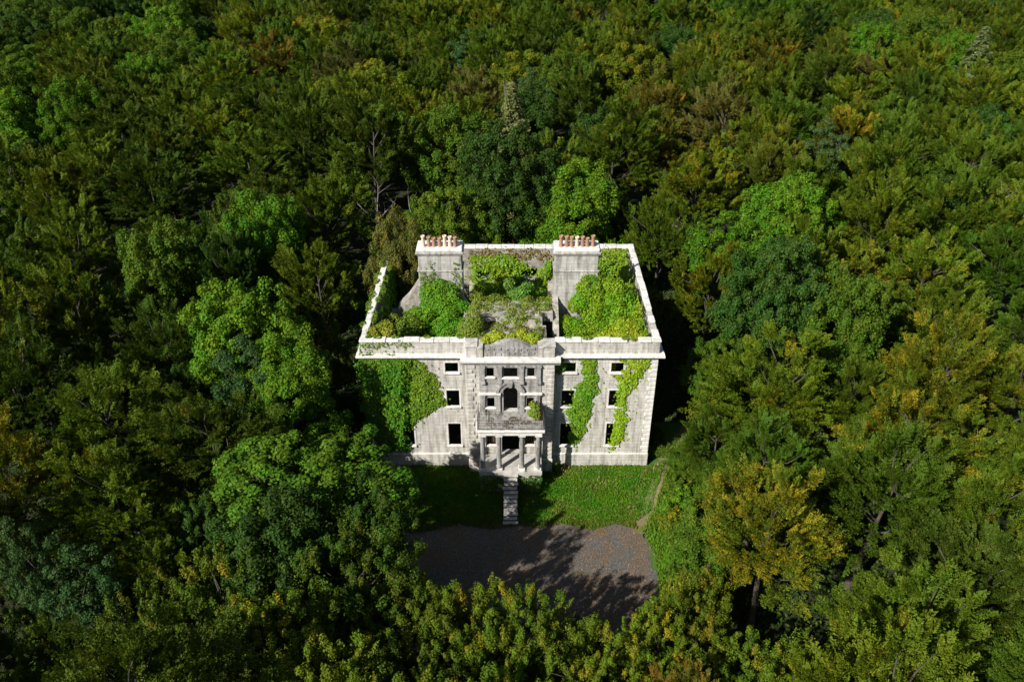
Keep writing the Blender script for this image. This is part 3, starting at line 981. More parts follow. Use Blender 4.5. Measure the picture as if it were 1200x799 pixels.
bl = [(r_.uniform(-1.95, 1.95), r_.uniform(0.1, 0.75), 12.45 + r_.uniform(0, 0.5), r_.uniform(0.25, 0.5), r_.uniform(0.25, 0.4), r_.uniform(0.25, 0.4)) for i in range(28)]
ivy_mound('bushy_weeds', 'bright lime-green weeds along the parapet behind the carved plaque', bl, 150, 0.16, (0.24, 0.31, 0.02), 45, cat='weeds', group='plants growing in the ruin')
bl = [(-10.0 + r_.uniform(-0.75, 0.75), 1.6 + r_.uniform(-0.6, 0.6), 12.3 + r_.uniform(-0.9, 0.5), 0.5, 0.5, 0.45) for i in range(14)]
ivy_mound('shrub', 'small yellow-green shrub in the inner corner behind the dark ivy', bl, 130, 0.18, (0.19, 0.225, 0.022), 46, cat='shrub', group='plants growing in the ruin')
bl = [(-2.9 + r_.uniform(-0.7, 0.7), 3.4 + r_.uniform(-0.7, 0.7), 10.2 + r_.uniform(-2.5, 2.4), 0.6, 0.6, 0.6) for i in range(22)]
ivy_mound('shrub', 'lanky yellow-green shrub rising beside the deep green ivy mound', bl, 110, 0.18, (0.15, 0.21, 0.025), 47, cat='shrub', group='plants growing in the ruin')
bl = [(0.7 + r_.uniform(-0.9, 0.9), 10.7 + r_.uniform(-0.7, 0.7), 8.5 + r_.uniform(-3.0, 3.0), 0.55, 0.5, 0.55) for i in range(34)]
ivy_mound('sapling', 'young bluish green tree inside the roofless hall before the rear wall', bl, 90, 0.2, (0.12, 0.24, 0.035), 48, cat='sapling', group='plants growing in the ruin')
bl = [(-8.9 + r_.uniform(-1.0, 1.0), 4.6 + r_.uniform(-1.5, 2), 9.6 + r_.uniform(-1.6, 1.6), 0.6, 0.6, 0.6) for i in range(36)]
ivy_mound('shrub', 'dull olive shrub inside the room by the ivy-corner side wall', bl, 80, 0.18, (0.13, 0.19, 0.02), 49, cat='shrub', group='plants growing in the ruin')
bl = [(1.85 + r_.uniform(-0.35, 0.35), -1.7 + r_.uniform(-0.5, 0.5), 6.75 + r_.uniform(0, 0.9), 0.27, 0.27, 0.27) for i in range(12)]
ivy_mound('shrub', 'small leafy bush growing on the porch balcony', bl, 160, 0.15, (0.16, 0.22, 0.025), 50, cat='shrub', group='plants growing in the ruin')
bl = [(r_.uniform(-2.3, 1.2), r_.uniform(-2.7, -1.0), 6.42, r_.uniform(0.2, 0.5), r_.uniform(0.15, 0.4), 0.12) for i in range(9)]
ivy_mound('dry_weeds', 'dry brown weeds and moss littering the porch balcony floor', bl, 90, 0.11, (0.12, 0.11, 0.05), 51, cat='weeds', group='plants growing in the ruin')
bl = [(x, 0.3 + r_.uniform(-0.2, 0.2), 12.72, r_.uniform(0.15, 0.4), 0.2, 0.12) for x in (-10.9, -10.2, -8.9, -6.4, -3.9, 4.4, 5.9, 8.8, 9.4)]
bl += [(-11.25 + r_.choice((-0.32, 0.34)) + r_.uniform(-0.1, 0.1), y, 12.62, 0.24, r_.uniform(0.3, 0.7), 0.16) for y in (1.2, 2.4, 3.3, 4.1, 4.9, 5.6, 6.4, 7.1, 7.8, 8.6, 9.4, 10.1, 10.8, 12, 12.6, 13.2, 14.1, 15)]
ivy_mound('creeper', 'ivy tufts creeping over the coping above the dark ivy corner', bl, 120, 0.16, (0.13, 0.2, 0.02), 52)

# ------------------------------------------------------------------ grass, weeds, fallen leaves
def scatter_poly(poly, n, r):
    p = np.array(poly)
    q = p.min(0) + r.random((n, 2)) * (p.max(0) - p.min(0))
    return q[inpoly(q[:, 0], q[:, 1], poly)]


def blades(name, label, poly, n, h, colr, seed, avoid=None, lean=0.35):
    r = np.random.default_rng(seed)
    q = scatter_poly(poly, n, r)
    ok = ~((np.abs(q[:, 0]) < 2.5) & (q[:, 1] > -3.1)) & ~((np.abs(q[:, 0]) < 0.55) & (q[:, 1] > -6.4)) & ~((np.abs(q[:, 0]) < HX + 0.05) & (q[:, 1] > -0.05)) & ~((np.abs(q[:, 0]) < BX + 0.1) & (q[:, 1] > BY - 0.1))
    if avoid is not None:
        ok &= ~(inpoly(q[:, 0], q[:, 1], avoid) & (r.random(len(q)) > 0.45))
    q = q[ok]
    n = len(q)
    cl = vnoise(q, seed, 1.2)
    hh = h * (0.45 + 0.9 * cl) * r.uniform(0.6, 1.2, n)
    A = unit(np.stack([r.normal(size=n) * lean + 0.15, r.normal(size=n) * lean, np.ones(n)], 1))
    N = unit(r.normal(size=(n, 3)) + np.array([0, 0, 0.2]))
    N = unit(N - A * (A * N).sum(1, keepdims=True))
    P = np.stack([q[:, 0], q[:, 1], ground_z(q[:, 0], q[:, 1]) + 0.02], 1) + A * hh[:, None] * 0.45
    o = finish_leaves(name, P, A, N, hh, 0.035 + 0.05 * r.random(n), r.random(n), np.clip(vnoise(q, seed + 2, 0.9), 0, 1), colr, None, 'grass')
    return tag(o, label, 'grass', kind='stuff')


LAWN_G = [(-11.3, 0), (-11.3, -6.0), (9.9, -6.0), (11.2, -5), (13, 0)]
blades('lawn_grass', 'short bright green lawn grass between house and gravel', LAWN_G, 85000, 0.26, (0.085, 0.225, 0.012), 61, PATH)
blades('straw_grass', 'dry straw-coloured grass tufts in the lawn', LAWN_G, 9000, 0.34, (0.22, 0.21, 0.06), 70, PATH, 0.5)
RIM = [(10.3, -7), (11.6, -4.6), (12.8, -1.5), (14.8, 2.2), (17, 6), (20, 6), (17, -2), (15.5, -9), (14.5, -16), (10.4, -16), (10.9, -10)]
blades('bank_grass', 'long yellow-green grass on the bank beside the trodden path', RIM, 52000, 0.42, (0.12, 0.22, 0.016), 62, PATH, 0.45)
EDGE = [(-10.5, -6.0), (9.8, -5.7), (9.9, -6.9), (8.2, -6.3), (6.4, -7.0), (4.0, -6.3), (2.2, -6.8), (0.8, -6.4), (-1.5, -6.9), (-4, -6.4), (-7, -7.2), (-10.5, -7.2)]
blades('verge_grass', 'tufted grass along the edge of the gravel', EDGE, 14000, 0.24, (0.12, 0.18, 0.02), 63, None)
r = np.random.default_rng(64)
q = scatter_poly(GRAVEL, 15000, r)
dens_ = np.exp(-((q[:, 0] - 8.2) / 4.5) ** 2) * 0.95 + 0.12
q = q[(r.random(len(q)) < dens_) & (vnoise(q, 65, 1.4) > 0.36)]
q = np.concatenate([q, scatter_poly(PATH, 260, r), scatter_poly(LAWN, 500, r)])
n = len(q)
P = np.stack([q[:, 0], q[:, 1], ground_z(q[:, 0], q[:, 1]) + 0.075], 1)
N = unit(np.array([0, 0, 1.0]) + r.normal(size=(n, 3)) * 0.3)
A = r.normal(size=(n, 3)); A -= N * (A * N).sum(1, keepdims=True)
o = finish_leaves('fallen_leaves', P, A, N, r.uniform(0.05, 0.13, n), r.uniform(0.04, 0.08, n), r.random(n), r.random(n), (0.26, 0.13, 0.045), None, 'litter')
tag(o, 'orange fallen leaves scattered over the gravel', 'leaves', kind='stuff')

r = np.random.default_rng(66)
q = np.stack([r.uniform(-50, 50, 120000), -36 + 75 * r.random(120000) ** 1.2], 1)
q = q[(np.abs(q[:, 0]) < 24 + 0.55 * (q[:, 1] + 34)) & (vnoise(q, 67, 0.5) > 0.12)]
out = ~((np.abs(q[:, 0]) < 12.4) & (q[:, 1] > -0.2) & (q[:, 1] < 17.6)) & ~inpoly(q[:, 0], q[:, 1], LAWN) & ~inpoly(q[:, 0], q[:, 1], GRAVEL) & ~inpoly(q[:, 0], q[:, 1], PATH)
q = q[out]
n = len(q)
hgt = (0.15 + 1.1 * vnoise(q, 68, 0.8) ** 2) * r.random(n) ** 0.5
P = np.stack([q[:, 0], q[:, 1], ground_z(q[:, 0], q[:, 1]) + hgt], 1)
N = unit(np.array([0, 0, 1.0]) + r.normal(size=(n, 3)) * 0.5)
A = r.normal(size=(n, 3)); A -= N * (A * N).sum(1, keepdims=True)
o = finish_leaves('undergrowth', P, A, N, r.uniform(0.22, 0.5, n), r.uniform(0.12, 0.26, n), r.random(n), vnoise(q, 69, 0.6), (0.045, 0.085, 0.014), None, 'ivy')
tag(o, 'low ferns and brambles covering the woodland floor', 'undergrowth', kind='stuff')

# ------------------------------------------------------------------ tree prototypes
def envelope(d, lobes, amp):
    f = np.full(len(d), 1.0 - amp)
    for ld, k_ in lobes:
        f = np.maximum(f, 1.0 - amp + amp * 1.6 * np.exp(k_ * (d @ ld - 1)))
    return f


def crown_points(r, n, H, R, low=0.32, amp=0.3, nl=11, bottom=-0.45, shell=(0.62, 1.0)):
    """bough positions spread through a lobed crown"""
    i = np.arange(n) + 0.5
    cz = bottom + (1 - bottom) * (1 - i / n)
    ph = i * 2.39996 + r.uniform(0, 6.28)
    sr = np.sqrt(1 - cz ** 2)
    d = np.stack([sr * np.cos(ph), sr * np.sin(ph), cz], 1)
    d = unit(d + r.normal(size=(n, 3)) * 0.12)
    lobes = [(unit(r.normal(size=3) + np.array([0, 0, 0.5])), r.uniform(7, 14)) for _ in range(nl)]
    f = envelope(d, lobes, amp)
    u = r.random(n)
    rad = f * np.where(u < 0.68, r.uniform(0.9, 1.04, n), r.uniform(shell[0], 0.9, n))
    zc = H * (low + (1 - low) * 0.45)
    up, dn = H - zc, zc - H * low
    z = np.where(d[:, 2] > 0, d[:, 2] * up, d[:, 2] * dn)
    return np.stack([d[:, 0] * R * rad, d[:, 1] * R * rad, zc + z * rad], 1), d


def proto_beech(seed, H=15.0, R=4.6, nl=88, per=8, nleaf=135, leaf=0.155, rise=0.75, amp=0.4):
    """limbs carry fans of feathery sprays, so the crown breaks into tufts with dark gaps between them"""
    r = np.random.default_rng(seed)
    LC, LD = crown_points(r, nl, H, R * 0.9, amp=amp, nl=14, bottom=-0.35, shell=(0.5, 0.9))
    Ps, As, Ns, lv, sp, C = [], [], [], [], [], []
    for lc, ld in zip(LC, LD):
        lrnd = r.random()
        size = r.uniform(0.55, 1.05)
        for b in range(per):
            o = unit(r.normal(size=3) + ld * 0.9 + np.array([0, 0, 0.5]))
            c_ = lc + o * r.uniform(0.3, 1.0) * size
            ax = unit(o * 0.65 + ld * np.array([0.7, 0.7, 0.25]) + np.array([0, 0, rise + 0.45 * max(ld[2], 0)]) + r.normal(size=3) * 0.18)
            sd = unit(np.cross(ax, (0, 0, 1)) + r.normal(size=3) * 0.3)
            nm = unit(np.cross(sd, ax))
            if nm[2] < 0:
                nm = -nm
            Ls = r.uniform(1.1, 2.2) * size
            m = nleaf
            t = r.beta(1.2, 1.25, m)
            nt = r.integers(7, 11)
            k_ = np.round(t * nt + r.normal() * 0.3) / nt + r.normal(size=m) * 0.025
            w = Ls * r.uniform(0.2, 0.34) * (1.05 - np.clip(k_, 0, 1)) ** 0.7 + 0.05
            side = np.where(r.random(m) < 0.5, -1.0, 1.0)
            q = r.random(m) ** 0.75 * w
            ta = np.where(side > 0, r.uniform(0.5, 1.0), r.uniform(0.5, 1.0)) + 0.25 * np.sin(k_ * 37 + seed)
            tw = sd[None] * side[:, None] * 0.8 + ax[None] * ta[:, None]
            P = c_ + ax * ((k_ - 0.4) * Ls)[:, None] + tw * q[:, None] + nm * (r.normal(size=m) * 0.06)[:, None]
            P[:, 2] -= 0.10 * (t * Ls) ** 2
            Ps.append(P)
            As.append(tw + r.normal(size=(m, 3)) * 0.3)
            Ns.append(nm + ld * 0.25 + r.normal(size=(m, 3)) * 0.3)
            lv.append(r.random(m))
            s0 = np.clip(0.45 * lrnd + 0.35 * r.random() + 0.2 * (0.5 + 0.5 * ld[2]), 0, 1)
            sp.append(np.clip(s0 + r.normal(size=m) * 0.08, 0, 1))
            C.append(c_)
    return assemble(r, np.array(C), Ps, As, Ns, leaf, 0.52, lv, sp, H)


def proto_clump(seed, H=13.0, R=4.8, ns=300, nleaf=210, leaf=0.19, cr=(0.45, 0.8), stretch=1.0, amp=0.36, low=0.25, upw=0.6, bottom=-0.5):
    r = np.random.default_rng(seed)
    C, D = crown_points(r, ns, H, R, low=low, amp=amp, nl=14, bottom=bottom)
    Ps, As, Ns, lv, sp = [], [], [], [], []
    for c_, d in zip(C, D):
        m = nleaf
        rad = r.uniform(*cr) * (r.uniform(0.6, 1.25) if stretch > 1.2 else 1.0)
        st_ = stretch * (r.uniform(0.7, 1.3) if stretch > 1.2 else 1.0)
        e = unit(r.normal(size=(m, 3)) + d * 0.35 + np.array([0, 0, 0.35]))
        ax = np.array([rad, rad, rad * st_])
        P = c_ + e * ax * (r.uniform(0.55, 1.1, (m, 1)) if stretch < 1.2 else r.uniform(0.3, 1.2, (m, 1)))
        if stretch > 1.2:
            P[:, :2] += (P[:, 2:3] - c_[2]) * (r.normal(size=2) * 0.22 + d[:2] * 0.25)
        N = unit(e + np.array([0, 0, upw * 0.6]) + r.normal(size=(m, 3)) * 0.45)
        A = r.normal(size=(m, 3)) + np.array([0, 0, 0.9 * (stretch - 1.0) - 0.25])
        A -= N * (A * N).sum(1, keepdims=True)
        Ps.append(P); As.append(A); Ns.append(N)
        lv.append(r.random(m))
        s0 = np.clip(0.75 * r.random() + 0.25 * (0.5 + 0.5 * d[2]), 0, 1)
        sp.append(np.clip(s0 + r.normal(size=m) * 0.07, 0, 1))
    return assemble(r, C, Ps, As, Ns, leaf, 0.72, lv, sp, H)


def proto_conifer(seed, H=17.0, R=2.9, leaf=0.24):
    r = np.random.default_rng(seed)
    Ps, As, Ns, lv, sp, C = [], [], [], [], [], []
    z = H * 0.18
    while z < H - 0.3:
        t = (z - H * 0.18) / (H * 0.82)
        nb = int(7 - 3 * t)
        a0 = r.uniform(0, 6.28)
        for b in range(nb):
            a = a0 + 6.28 * b / nb + r.normal() * 0.25
            ln = (R * (1 - t) ** 0.85 + 0.25) * r.uniform(0.7, 1.1)
            m = int(60 + 75 * ln)
            s = r.random(m) ** 0.7
            side = r.normal(size=m) * 0.3 * (1 - 0.6 * s) * ln ** 0.4
            out = np.array([cos(a), sin(a), 0]); lat = np.array([-sin(a), cos(a), 0])
            P = out * (s * ln)[:, None] + lat * side[:, None]
            P[:, 2] = z - 0.30 * s * ln + 0.22 * (s ** 3) * ln - r.random(m) * 0.32 * (0.4 + s)
            Ps.append(P)
            As.append(out * 0.7 + np.array([0, 0, -0.5]) + r.normal(size=(m, 3)) * 0.4)
            Ns.append(np.array([0, 0, 0.8]) + out * 0.5 + r.normal(size=(m, 3)) * 0.4)
            lv.append(r.random(m)); sp.append(np.clip(np.full(m, r.random()) * 0.6 + s * 0.4, 0, 1))
            C.append(np.array([cos(a) * ln * 0.6, sin(a) * ln * 0.6, z - 0.2 * ln]))
        z += 0.62 - 0.2 * t
    return assemble(r, np.array(C), Ps, As, Ns, leaf, 0.4, lv, sp, H, conifer=True)


def assemble(r, C, Ps, As, Ns, leaf, asp, lv, sp, H, conifer=False):
    P = np.concatenate(Ps); A = np.concatenate(As); N = unit(np.concatenate(Ns))
    n = len(P)
    s = leaf * r.uniform(0.7, 1.35, n)
    A -= N * (A * N).sum(1, keepdims=True)
    crown = leaf_mesh('crown', P, A, N, s, s * asp, np.concatenate(lv), np.concatenate(sp), M['leaf'])
    m = MB()
    bend = r.normal(size=2) * 0.25
    hh = H * (0.97 if conifer else 0.8)
    zs = np.linspace(-0.5, hh, 7)
    pts = [(bend[0] * (z / H) ** 2 * 2, bend[1] * (z / H) ** 2 * 2, z) for z in zs]
    r0 = H * 0.021
    m.tube(pts, [r0 * (1.35 if i == 0 else 1 - 0.86 * i / 6) for i in range(7)], 8)
    idx = r.choice(len(C), 13 if not conifer else 14, replace=False)
    for i in idx:
        c_ = C[i]
        z0 = np.clip(c_[2] - r.uniform(1.5, 3.5) * H / 14, H * 0.2, hh * 0.95)
        b0 = np.array([bend[0] * (z0 / H) ** 2 * 2, bend[1] * (z0 / H) ** 2 * 2, z0])
        mid = b0 * 0.45 + c_ * 0.55 + np.array([0, 0, -0.3]) + r.normal(size=3) * 0.25
        m.tube([b0, mid, c_], [r0 * 0.3, r0 * 0.18, r0 * 0.05], 5)
    me = bpy.data.meshes.new('trunk')
    me.from_pydata(m.v, [], m.f)
    me.materials.append(M['bark'])
    me.shade_smooth()
    return me, crown


def proto_dead(seed, H=11.0):
    rd = random.Random(seed)
    m = MB()
    def branch(p, d, ln, r0, lev):
        n_ = 4
        pts = [np.array(p)]
        dd = np.array(d, float)
        for i in range(n_):
            dd = dd + np.array([rd.gauss(0, 0.16), rd.gauss(0, 0.16), 0.05])
            dd /= np.linalg.norm(dd)
            pts.append(pts[-1] + dd * ln / n_)
        rads = [r0 * (1 - 0.62 * i / n_) for i in range(n_ + 1)]
        m.tube(pts, rads, 6 if lev < 2 else 4)
        if lev < 2:
            for q in range(rd.randint(3, 5) if lev else 9):
                i = rd.randint(1 if lev else 2, n_)
                a = rd.uniform(0, 6.28)
                nd = dd * 0.55 + np.array([cos(a), sin(a), rd.uniform(0.0, 0.6)]) * 0.85
                branch(pts[i], nd / np.linalg.norm(nd), ln * rd.uniform(0.38, 0.58), rads[i] * 0.6, lev + 1)
    branch((0, 0, -0.4), (0.05, 0.03, 1), H * 0.62, 0.24, 0)
    me = bpy.data.meshes.new('dead_tree')
    me.from_pydata(m.v, [], m.f)
    me.materials.append(M['bark_pale'])
    return me


PROTO = {
    'beech': [proto_beech(101), proto_beech(102, R=4.9, rise=0.5, nl=92), proto_beech(103, H=16, R=4.2, rise=1.0), proto_beech(104, R=4.8, rise=0.7, amp=0.5, nl=90)],
    'beech_near': [proto_beech(111, nl=120, per=8, nleaf=115, leaf=0.13, rise=0.7, R=4.7), proto_beech(112, H=14.5, nl=125, per=8, nleaf=110, leaf=0.13, rise=0.5, R=4.9, amp=0.46)],
    'round': [proto_clump(201), proto_clump(202, R=5.1, cr=(0.38, 0.68), ns=380, nleaf=165), proto_clump(203, H=14, R=4.6, amp=0.45)],
    'oak': [proto_clump(301, H=11, R=3.6, ns=210, nleaf=250, leaf=0.125, cr=(0.22, 0.42), stretch=2.8, low=0.2), proto_clump(302, H=12, R=3.9, ns=240, nleaf=250, leaf=0.125, cr=(0.22, 0.44), stretch=2.5, low=0.2, amp=0.42)],
    'conifer': [proto_conifer(401), proto_conifer(402, R=3.6)],
    'pine': [proto_clump(501, H=13, R=3.0, ns=70, nleaf=230, leaf=0.18, cr=(0.45, 0.85), stretch=0.6, low=0.5, amp=0.5)],
    'shrub': [proto_clump(601, H=3.4, R=2.0, ns=70, nleaf=110, leaf=0.19, cr=(0.3, 0.55), low=0.02, bottom=-0.1), proto_clump(602, H=4.2, R=2.1, ns=80, nleaf=110, leaf=0.18, cr=(0.25, 0.42), stretch=1.9, low=0.02, bottom=-0.1)],
}
DEAD = [proto_dead(701), proto_dead(702), proto_dead(703, 12.0)]
BASE_R = {'beech': 4.7, 'round': 4.8, 'oak': 3.7, 'conifer': 2.9, 'pine': 3.0, 'shrub': 2.0}

KINDS = {'beech': ('beech_tree', 'feathery beech'), 'round': ('broadleaf_tree', 'billowing broadleaf'),
         'oak': ('oak_tree', 'young oak'), 'conifer': ('spruce_tree', 'tall spruce'), 'pine': ('pine_tree', 'tufted pine'),
         'shrub': ('shrub', 'leafy shrub')}
# leaf colour, share of turned leaves, hue of the turned leaves (0 yellow .. 1 rust), word
TINT = {
    'olive': ((0.090, 0.138, 0.010), 0.18, 0.2, 'olive green'),
    'dark_olive': ((0.062, 0.104, 0.010), 0.14, 0.35, 'dark olive'),
    'dark': ((0.036, 0.082, 0.012), 0.0, 0.0, 'dark green'),
    'green': ((0.068, 0.126, 0.010), 0.0, 0.0, 'mid green'),
    'vivid': ((0.066, 0.155, 0.011), 0.0, 0.0, 'vivid green'),
    'bright': ((0.078, 0.180, 0.010), 0.0, 0.0, 'bright green'),
    'yellowgreen': ((0.112, 0.160, 0.010), 0.30, 0.06, 'yellow-green'),
    'gold': ((0.112, 0.148, 0.011), 0.52, 0.0, 'golden-tipped'),
    'orange': ((0.098, 0.120, 0.012), 0.40, 0.4, 'orange-tinged'),
    'rust': ((0.100, 0.108, 0.014), 0.46, 0.75, 'rust-tinged'),
    'bronze': ((0.110, 0.118, 0.024), 0.16, 0.4, 'bronze green'),
    'blue': ((0.046, 0.095, 0.026), 0.0, 0.0, 'blue-green'),
    'pale': ((0.145, 0.175, 0.06), 0.0, 0.0, 'pale grey-green'),
}


def region(x, y):
    if abs(x) < 14 and 16 < y < 34: return 'close behind the rear wall'
    if abs(x) < 30 and y >= 34: return 'in the wood behind the chimneys' if y < 75 else 'far back behind the house'
    if x < 0 and y >= 50: return 'far back beyond the ivied corner'
    if x > 0 and y >= 50: return 'far back beyond the path'
    if x < 0 and y >= 12: return 'rearward of the ivied corner'
    if x > 0 and y >= 12: return 'rearward of the trodden path'
    if x < -18 and y > -8: return 'in the wood off the ivied corner'
    if x < 0 and y > -8: return 'beside the ivied corner'
    if x > 22 and y > -8: return 'in the wood across the path'
    if x > 0 and y > -8: return 'beside the trodden path'
    if abs(x) <= 11 and y <= -15: return 'across the gravel facing the porch'
    if x < -18: return 'in the wood beyond the shaded gravel'
    if x < 0: return 'beside the shaded gravel'
    if x > 20: return 'in the wood beyond the sunlit gravel'
    return 'beside the sunlit gravel'


rt = random.Random(2024)
placed = []
AUTO = []
NEAR = []


def plant(kind, x, y, R, H=None, tint='olive', var=None, label=None, rot=None):
    protos = PROTO['beech_near' if kind == 'beech' and y < 6 and abs(x) < 36 else kind]
    i = var if var is not None else rt.randrange(len(protos))
    tr, cr = protos[i % len(protos)]
    s = R / BASE_R[kind]
    sz = s if H is None else H / {'beech': 15.0, 'round': 13.0, 'oak': 11.5, 'conifer': 17.0, 'pine': 13.0, 'shrub': 3.6}[kind]
    root = empty(KINDS[kind][0], (x, y, float(ground_z(x, y))))
    root.rotation_euler = (rt.uniform(-0.05, 0.05), rt.uniform(-0.05, 0.05), rt.uniform(0, 6.28) if rot is None else rot)
    root.scale = (s, s * rt.uniform(0.92, 1.08), sz)
    t = link('trunk', tr, root)
    c_ = link('crown', cr, root)
    cl, share, hue, word = TINT[tint]
    j = rt.uniform(0.86, 1.16)
    c_.color = (cl[0] * j * rt.uniform(0.9, 1.12), cl[1] * j, cl[2] * j, max(0.0, share + rt.uniform(-0.08, 0.08)) if share else 0.0)
    c_['autumn_hue'] = min(1.0, max(0.0, hue + rt.uniform(-0.15, 0.15)))
    tag(root, label or f'{word} {KINDS[kind][1]} {region(x, y)}', 'shrub' if kind == 'shrub' else 'tree',
        {'beech': 'beech trees of the wood', 'round': 'broadleaf trees of the wood', 'oak': 'young oaks facing the porch', 'conifer': 'spruces in the wood', 'pine': 'pines in the wood', 'shrub': 'shrubs round the clearing'}[kind])
    placed.append((x, y, R, kind))
    if not label:
        AUTO.append((root, word, KINDS[kind][1], region(x, y)))
    NEAR.append((x, y, f'{word} ' + {'beech': 'beech', 'round': 'broadleaf', 'oak': 'oak', 'conifer': 'spruce', 'pine': 'pine', 'shrub': 'shrub'}[kind], root))
    return root


# --- trees one can single out in the photograph
HAND = [
    ('round', -13.4, -12.8, 6.0, 11.8, 'vivid', 1, 'big billowing green tree overhanging the shaded end of the forecourt'),
    ('round', -21.8, 5.0, 4.6, 14.5, 'bright', 0, 'fresh bright green tree behind a dark blue-green one off the ivy corner'),
    ('round', -16.6, -2.2, 3.9, 13.0, 'bright', 2, 'fresh bright green tree standing nearest the dark ivy corner'),
    ('pine', -20.3, -1.4, 2.3, 13.0, 'blue', 0, 'dark blue-green pine squeezed between two bright green trees'),
    ('beech', -29.0, -5.9, 5.0, 13.0, 'olive', 0, None),
    ('beech', -26.0, -13.0, 4.6, 12.5, 'yellowgreen', 1, None),
    ('beech', -33.5, -11.2, 3.6, 13.5, 'gold', 2, None),
    ('pine', -26.6, -20.6, 1.4, 13.5, 'blue', 0, 'slim blue-green pine at the edge of a dark gap'),
    ('pine', -23.9, -20.9, 1.8, 11.6, 'blue', 0, 'broad blue-green pine with leaning crown among brown beeches'),
    ('oak', -5.4, -20.6, 3.0, 9.3, 'olive', 0, None), ('oak', -2.0, -21.8, 2.9, 8.8, 'yellowgreen', 1, None),
    ('oak', 1.2, -21.4, 2.8, 8.6, 'olive', 0, None), ('oak', -8.2, -22.4, 3.0, 9.2, 'olive', 1, None),
    ('oak', 4.8, -23.6, 2.6, 8.2, 'olive', 1, None), ('oak', 8.0, -22.6, 2.6, 8.4, 'yellowgreen', 0, None),
    ('oak', 10.9, -21.0, 2.6, 8.8, 'olive', 1, None), ('oak', -11.4, -20.6, 2.9, 9.6, 'olive', 0, None),
    ('oak', -8.8, -19.4, 3.5, 12.8, 'dark_olive', 1, None), ('round', -14.0, -18.2, 3.9, 13.0, 'dark', 0, None), ('oak', -9.8, -15.6, 3.0, 11.8, 'dark', 1, None), ('oak', -13.6, -23.4, 3.2, 11.0, 'olive', 1, None), ('oak', -16.6, -20.2, 3.2, 11.5, 'olive', 0, None),
    ('oak', -9.6, -26.6, 3.2, 11.5, 'olive', 0, None), ('oak', -1.6, -28.6, 3.0, 11.0, 'olive', 0, None), ('oak', -6.0, -29.4, 3.2, 11.5, 'olive', 1, None),
    ('oak', 0.0, -25.2, 2.7, 9.0, 'olive', 1, None), ('oak', -4.6, -25.0, 2.8, 9.4, 'dark_olive', 1, None),
    ('beech', 9.6, -26.2, 2.6, 9.0, 'rust', 2, 'rust-orange beech crown across the gravel facing the porch'),
    ('beech', 16.2, -16.4, 3.9, 12.5, 'gold', 0, 'golden yellow beech overlooking the sunlit end of the forecourt'),
    ('round', 14.2, -12.0, 3.3, 8.6, 'green', 2, 'low dense green tree on the grassy bank of the forecourt'),
    ('beech', 15.6, -5.4, 3.4, 9.5, 'green', 3, None), ('beech', 17.6, -9.4, 3.6, 11.0, 'green', 0, None),
    ('beech', 20.6, -2.8, 5.0, 13.0, 'yellowgreen', 1, None), ('beech', 28.2, -7.0, 4.3, 13.5, 'gold', 3, None),
    ('beech', 24.0, -13.0, 4.6, 13.0, 'green', 4, None),
    ('round', 29.0, 25.0, 4.9, 15.0, 'bright', 0, None), ('round', 22.0, 18.5, 4.2, 13.5, 'bright', 1, None),
    ('beech', 18.2, 12.4, 3.9, 12.5, 'yellowgreen', 2, None), ('round', 18.0, 4.6, 2.8, 9.0, 'green', 1, None),
    ('round', -10.2, 14.0, 2.7, 15.0, 'bronze', 2, 'bronze green bushy tree growing out of the rear corner of the ruin'),
    ('conifer', 0.8, 45.0, 4.3, 21.5, 'pale', 0, 'tall pale spruce standing between the two chimney stacks'),
    ('conifer', 76.0, 84.0, 4.4, 19.0, 'pale', 1, 'pale silvery spruce far back beyond the bare side of the house'),
    ('round', 10.4, 34.0, 3.9, 12.0, 'green', 2, None), ('beech', 18.8, 46.8, 5.0, 15.5, 'orange', 1, None),
    ('beech', 30.5, 40.2, 4.2, 15.0, 'orange', 4, None), ('beech', -6.6, 53.6, 5.4, 15.5, 'olive', 3, None),
    ('round', -17.5, 50.1, 5.2, 16.0, 'green', 0, None), ('oak', -8.0, 33.0, 1.7, 10.0, 'bright', 1, 'slender fresh green sapling close behind the rear wall'),
    ('round', -62.0, 62.0, 4.2, 14.5, 'bright', 2, None), ('round', -58.0, 78.0, 4.6, 15.0, 'bright', 0, None), ('round', -66.0, 110.0, 6.0, 16.0, 'bright', 1, None),
    ('beech', 20.0, 62.0, 5.6, 15.5, 'rust', 0, None), ('beech', -41.0, 92.0, 5.4, 15.0, 'rust', 3, None), ('beech', 44.0, 52.0, 4.6, 14.5, 'gold', 4, None),
    ('pine', 3.0, 68.0, 3.0, 15.0, 'blue', 0, None), ('pine', -8.0, 92.0, 3.4, 15.0, 'blue', 0, None), ('pine', 39.0, 45.0, 2.8, 14.0, 'blue', 0, None),
]
for kd, x, y, R, H, ti, va, lb in HAND:
    plant(kd, x, y, R, H, ti, va, lb)

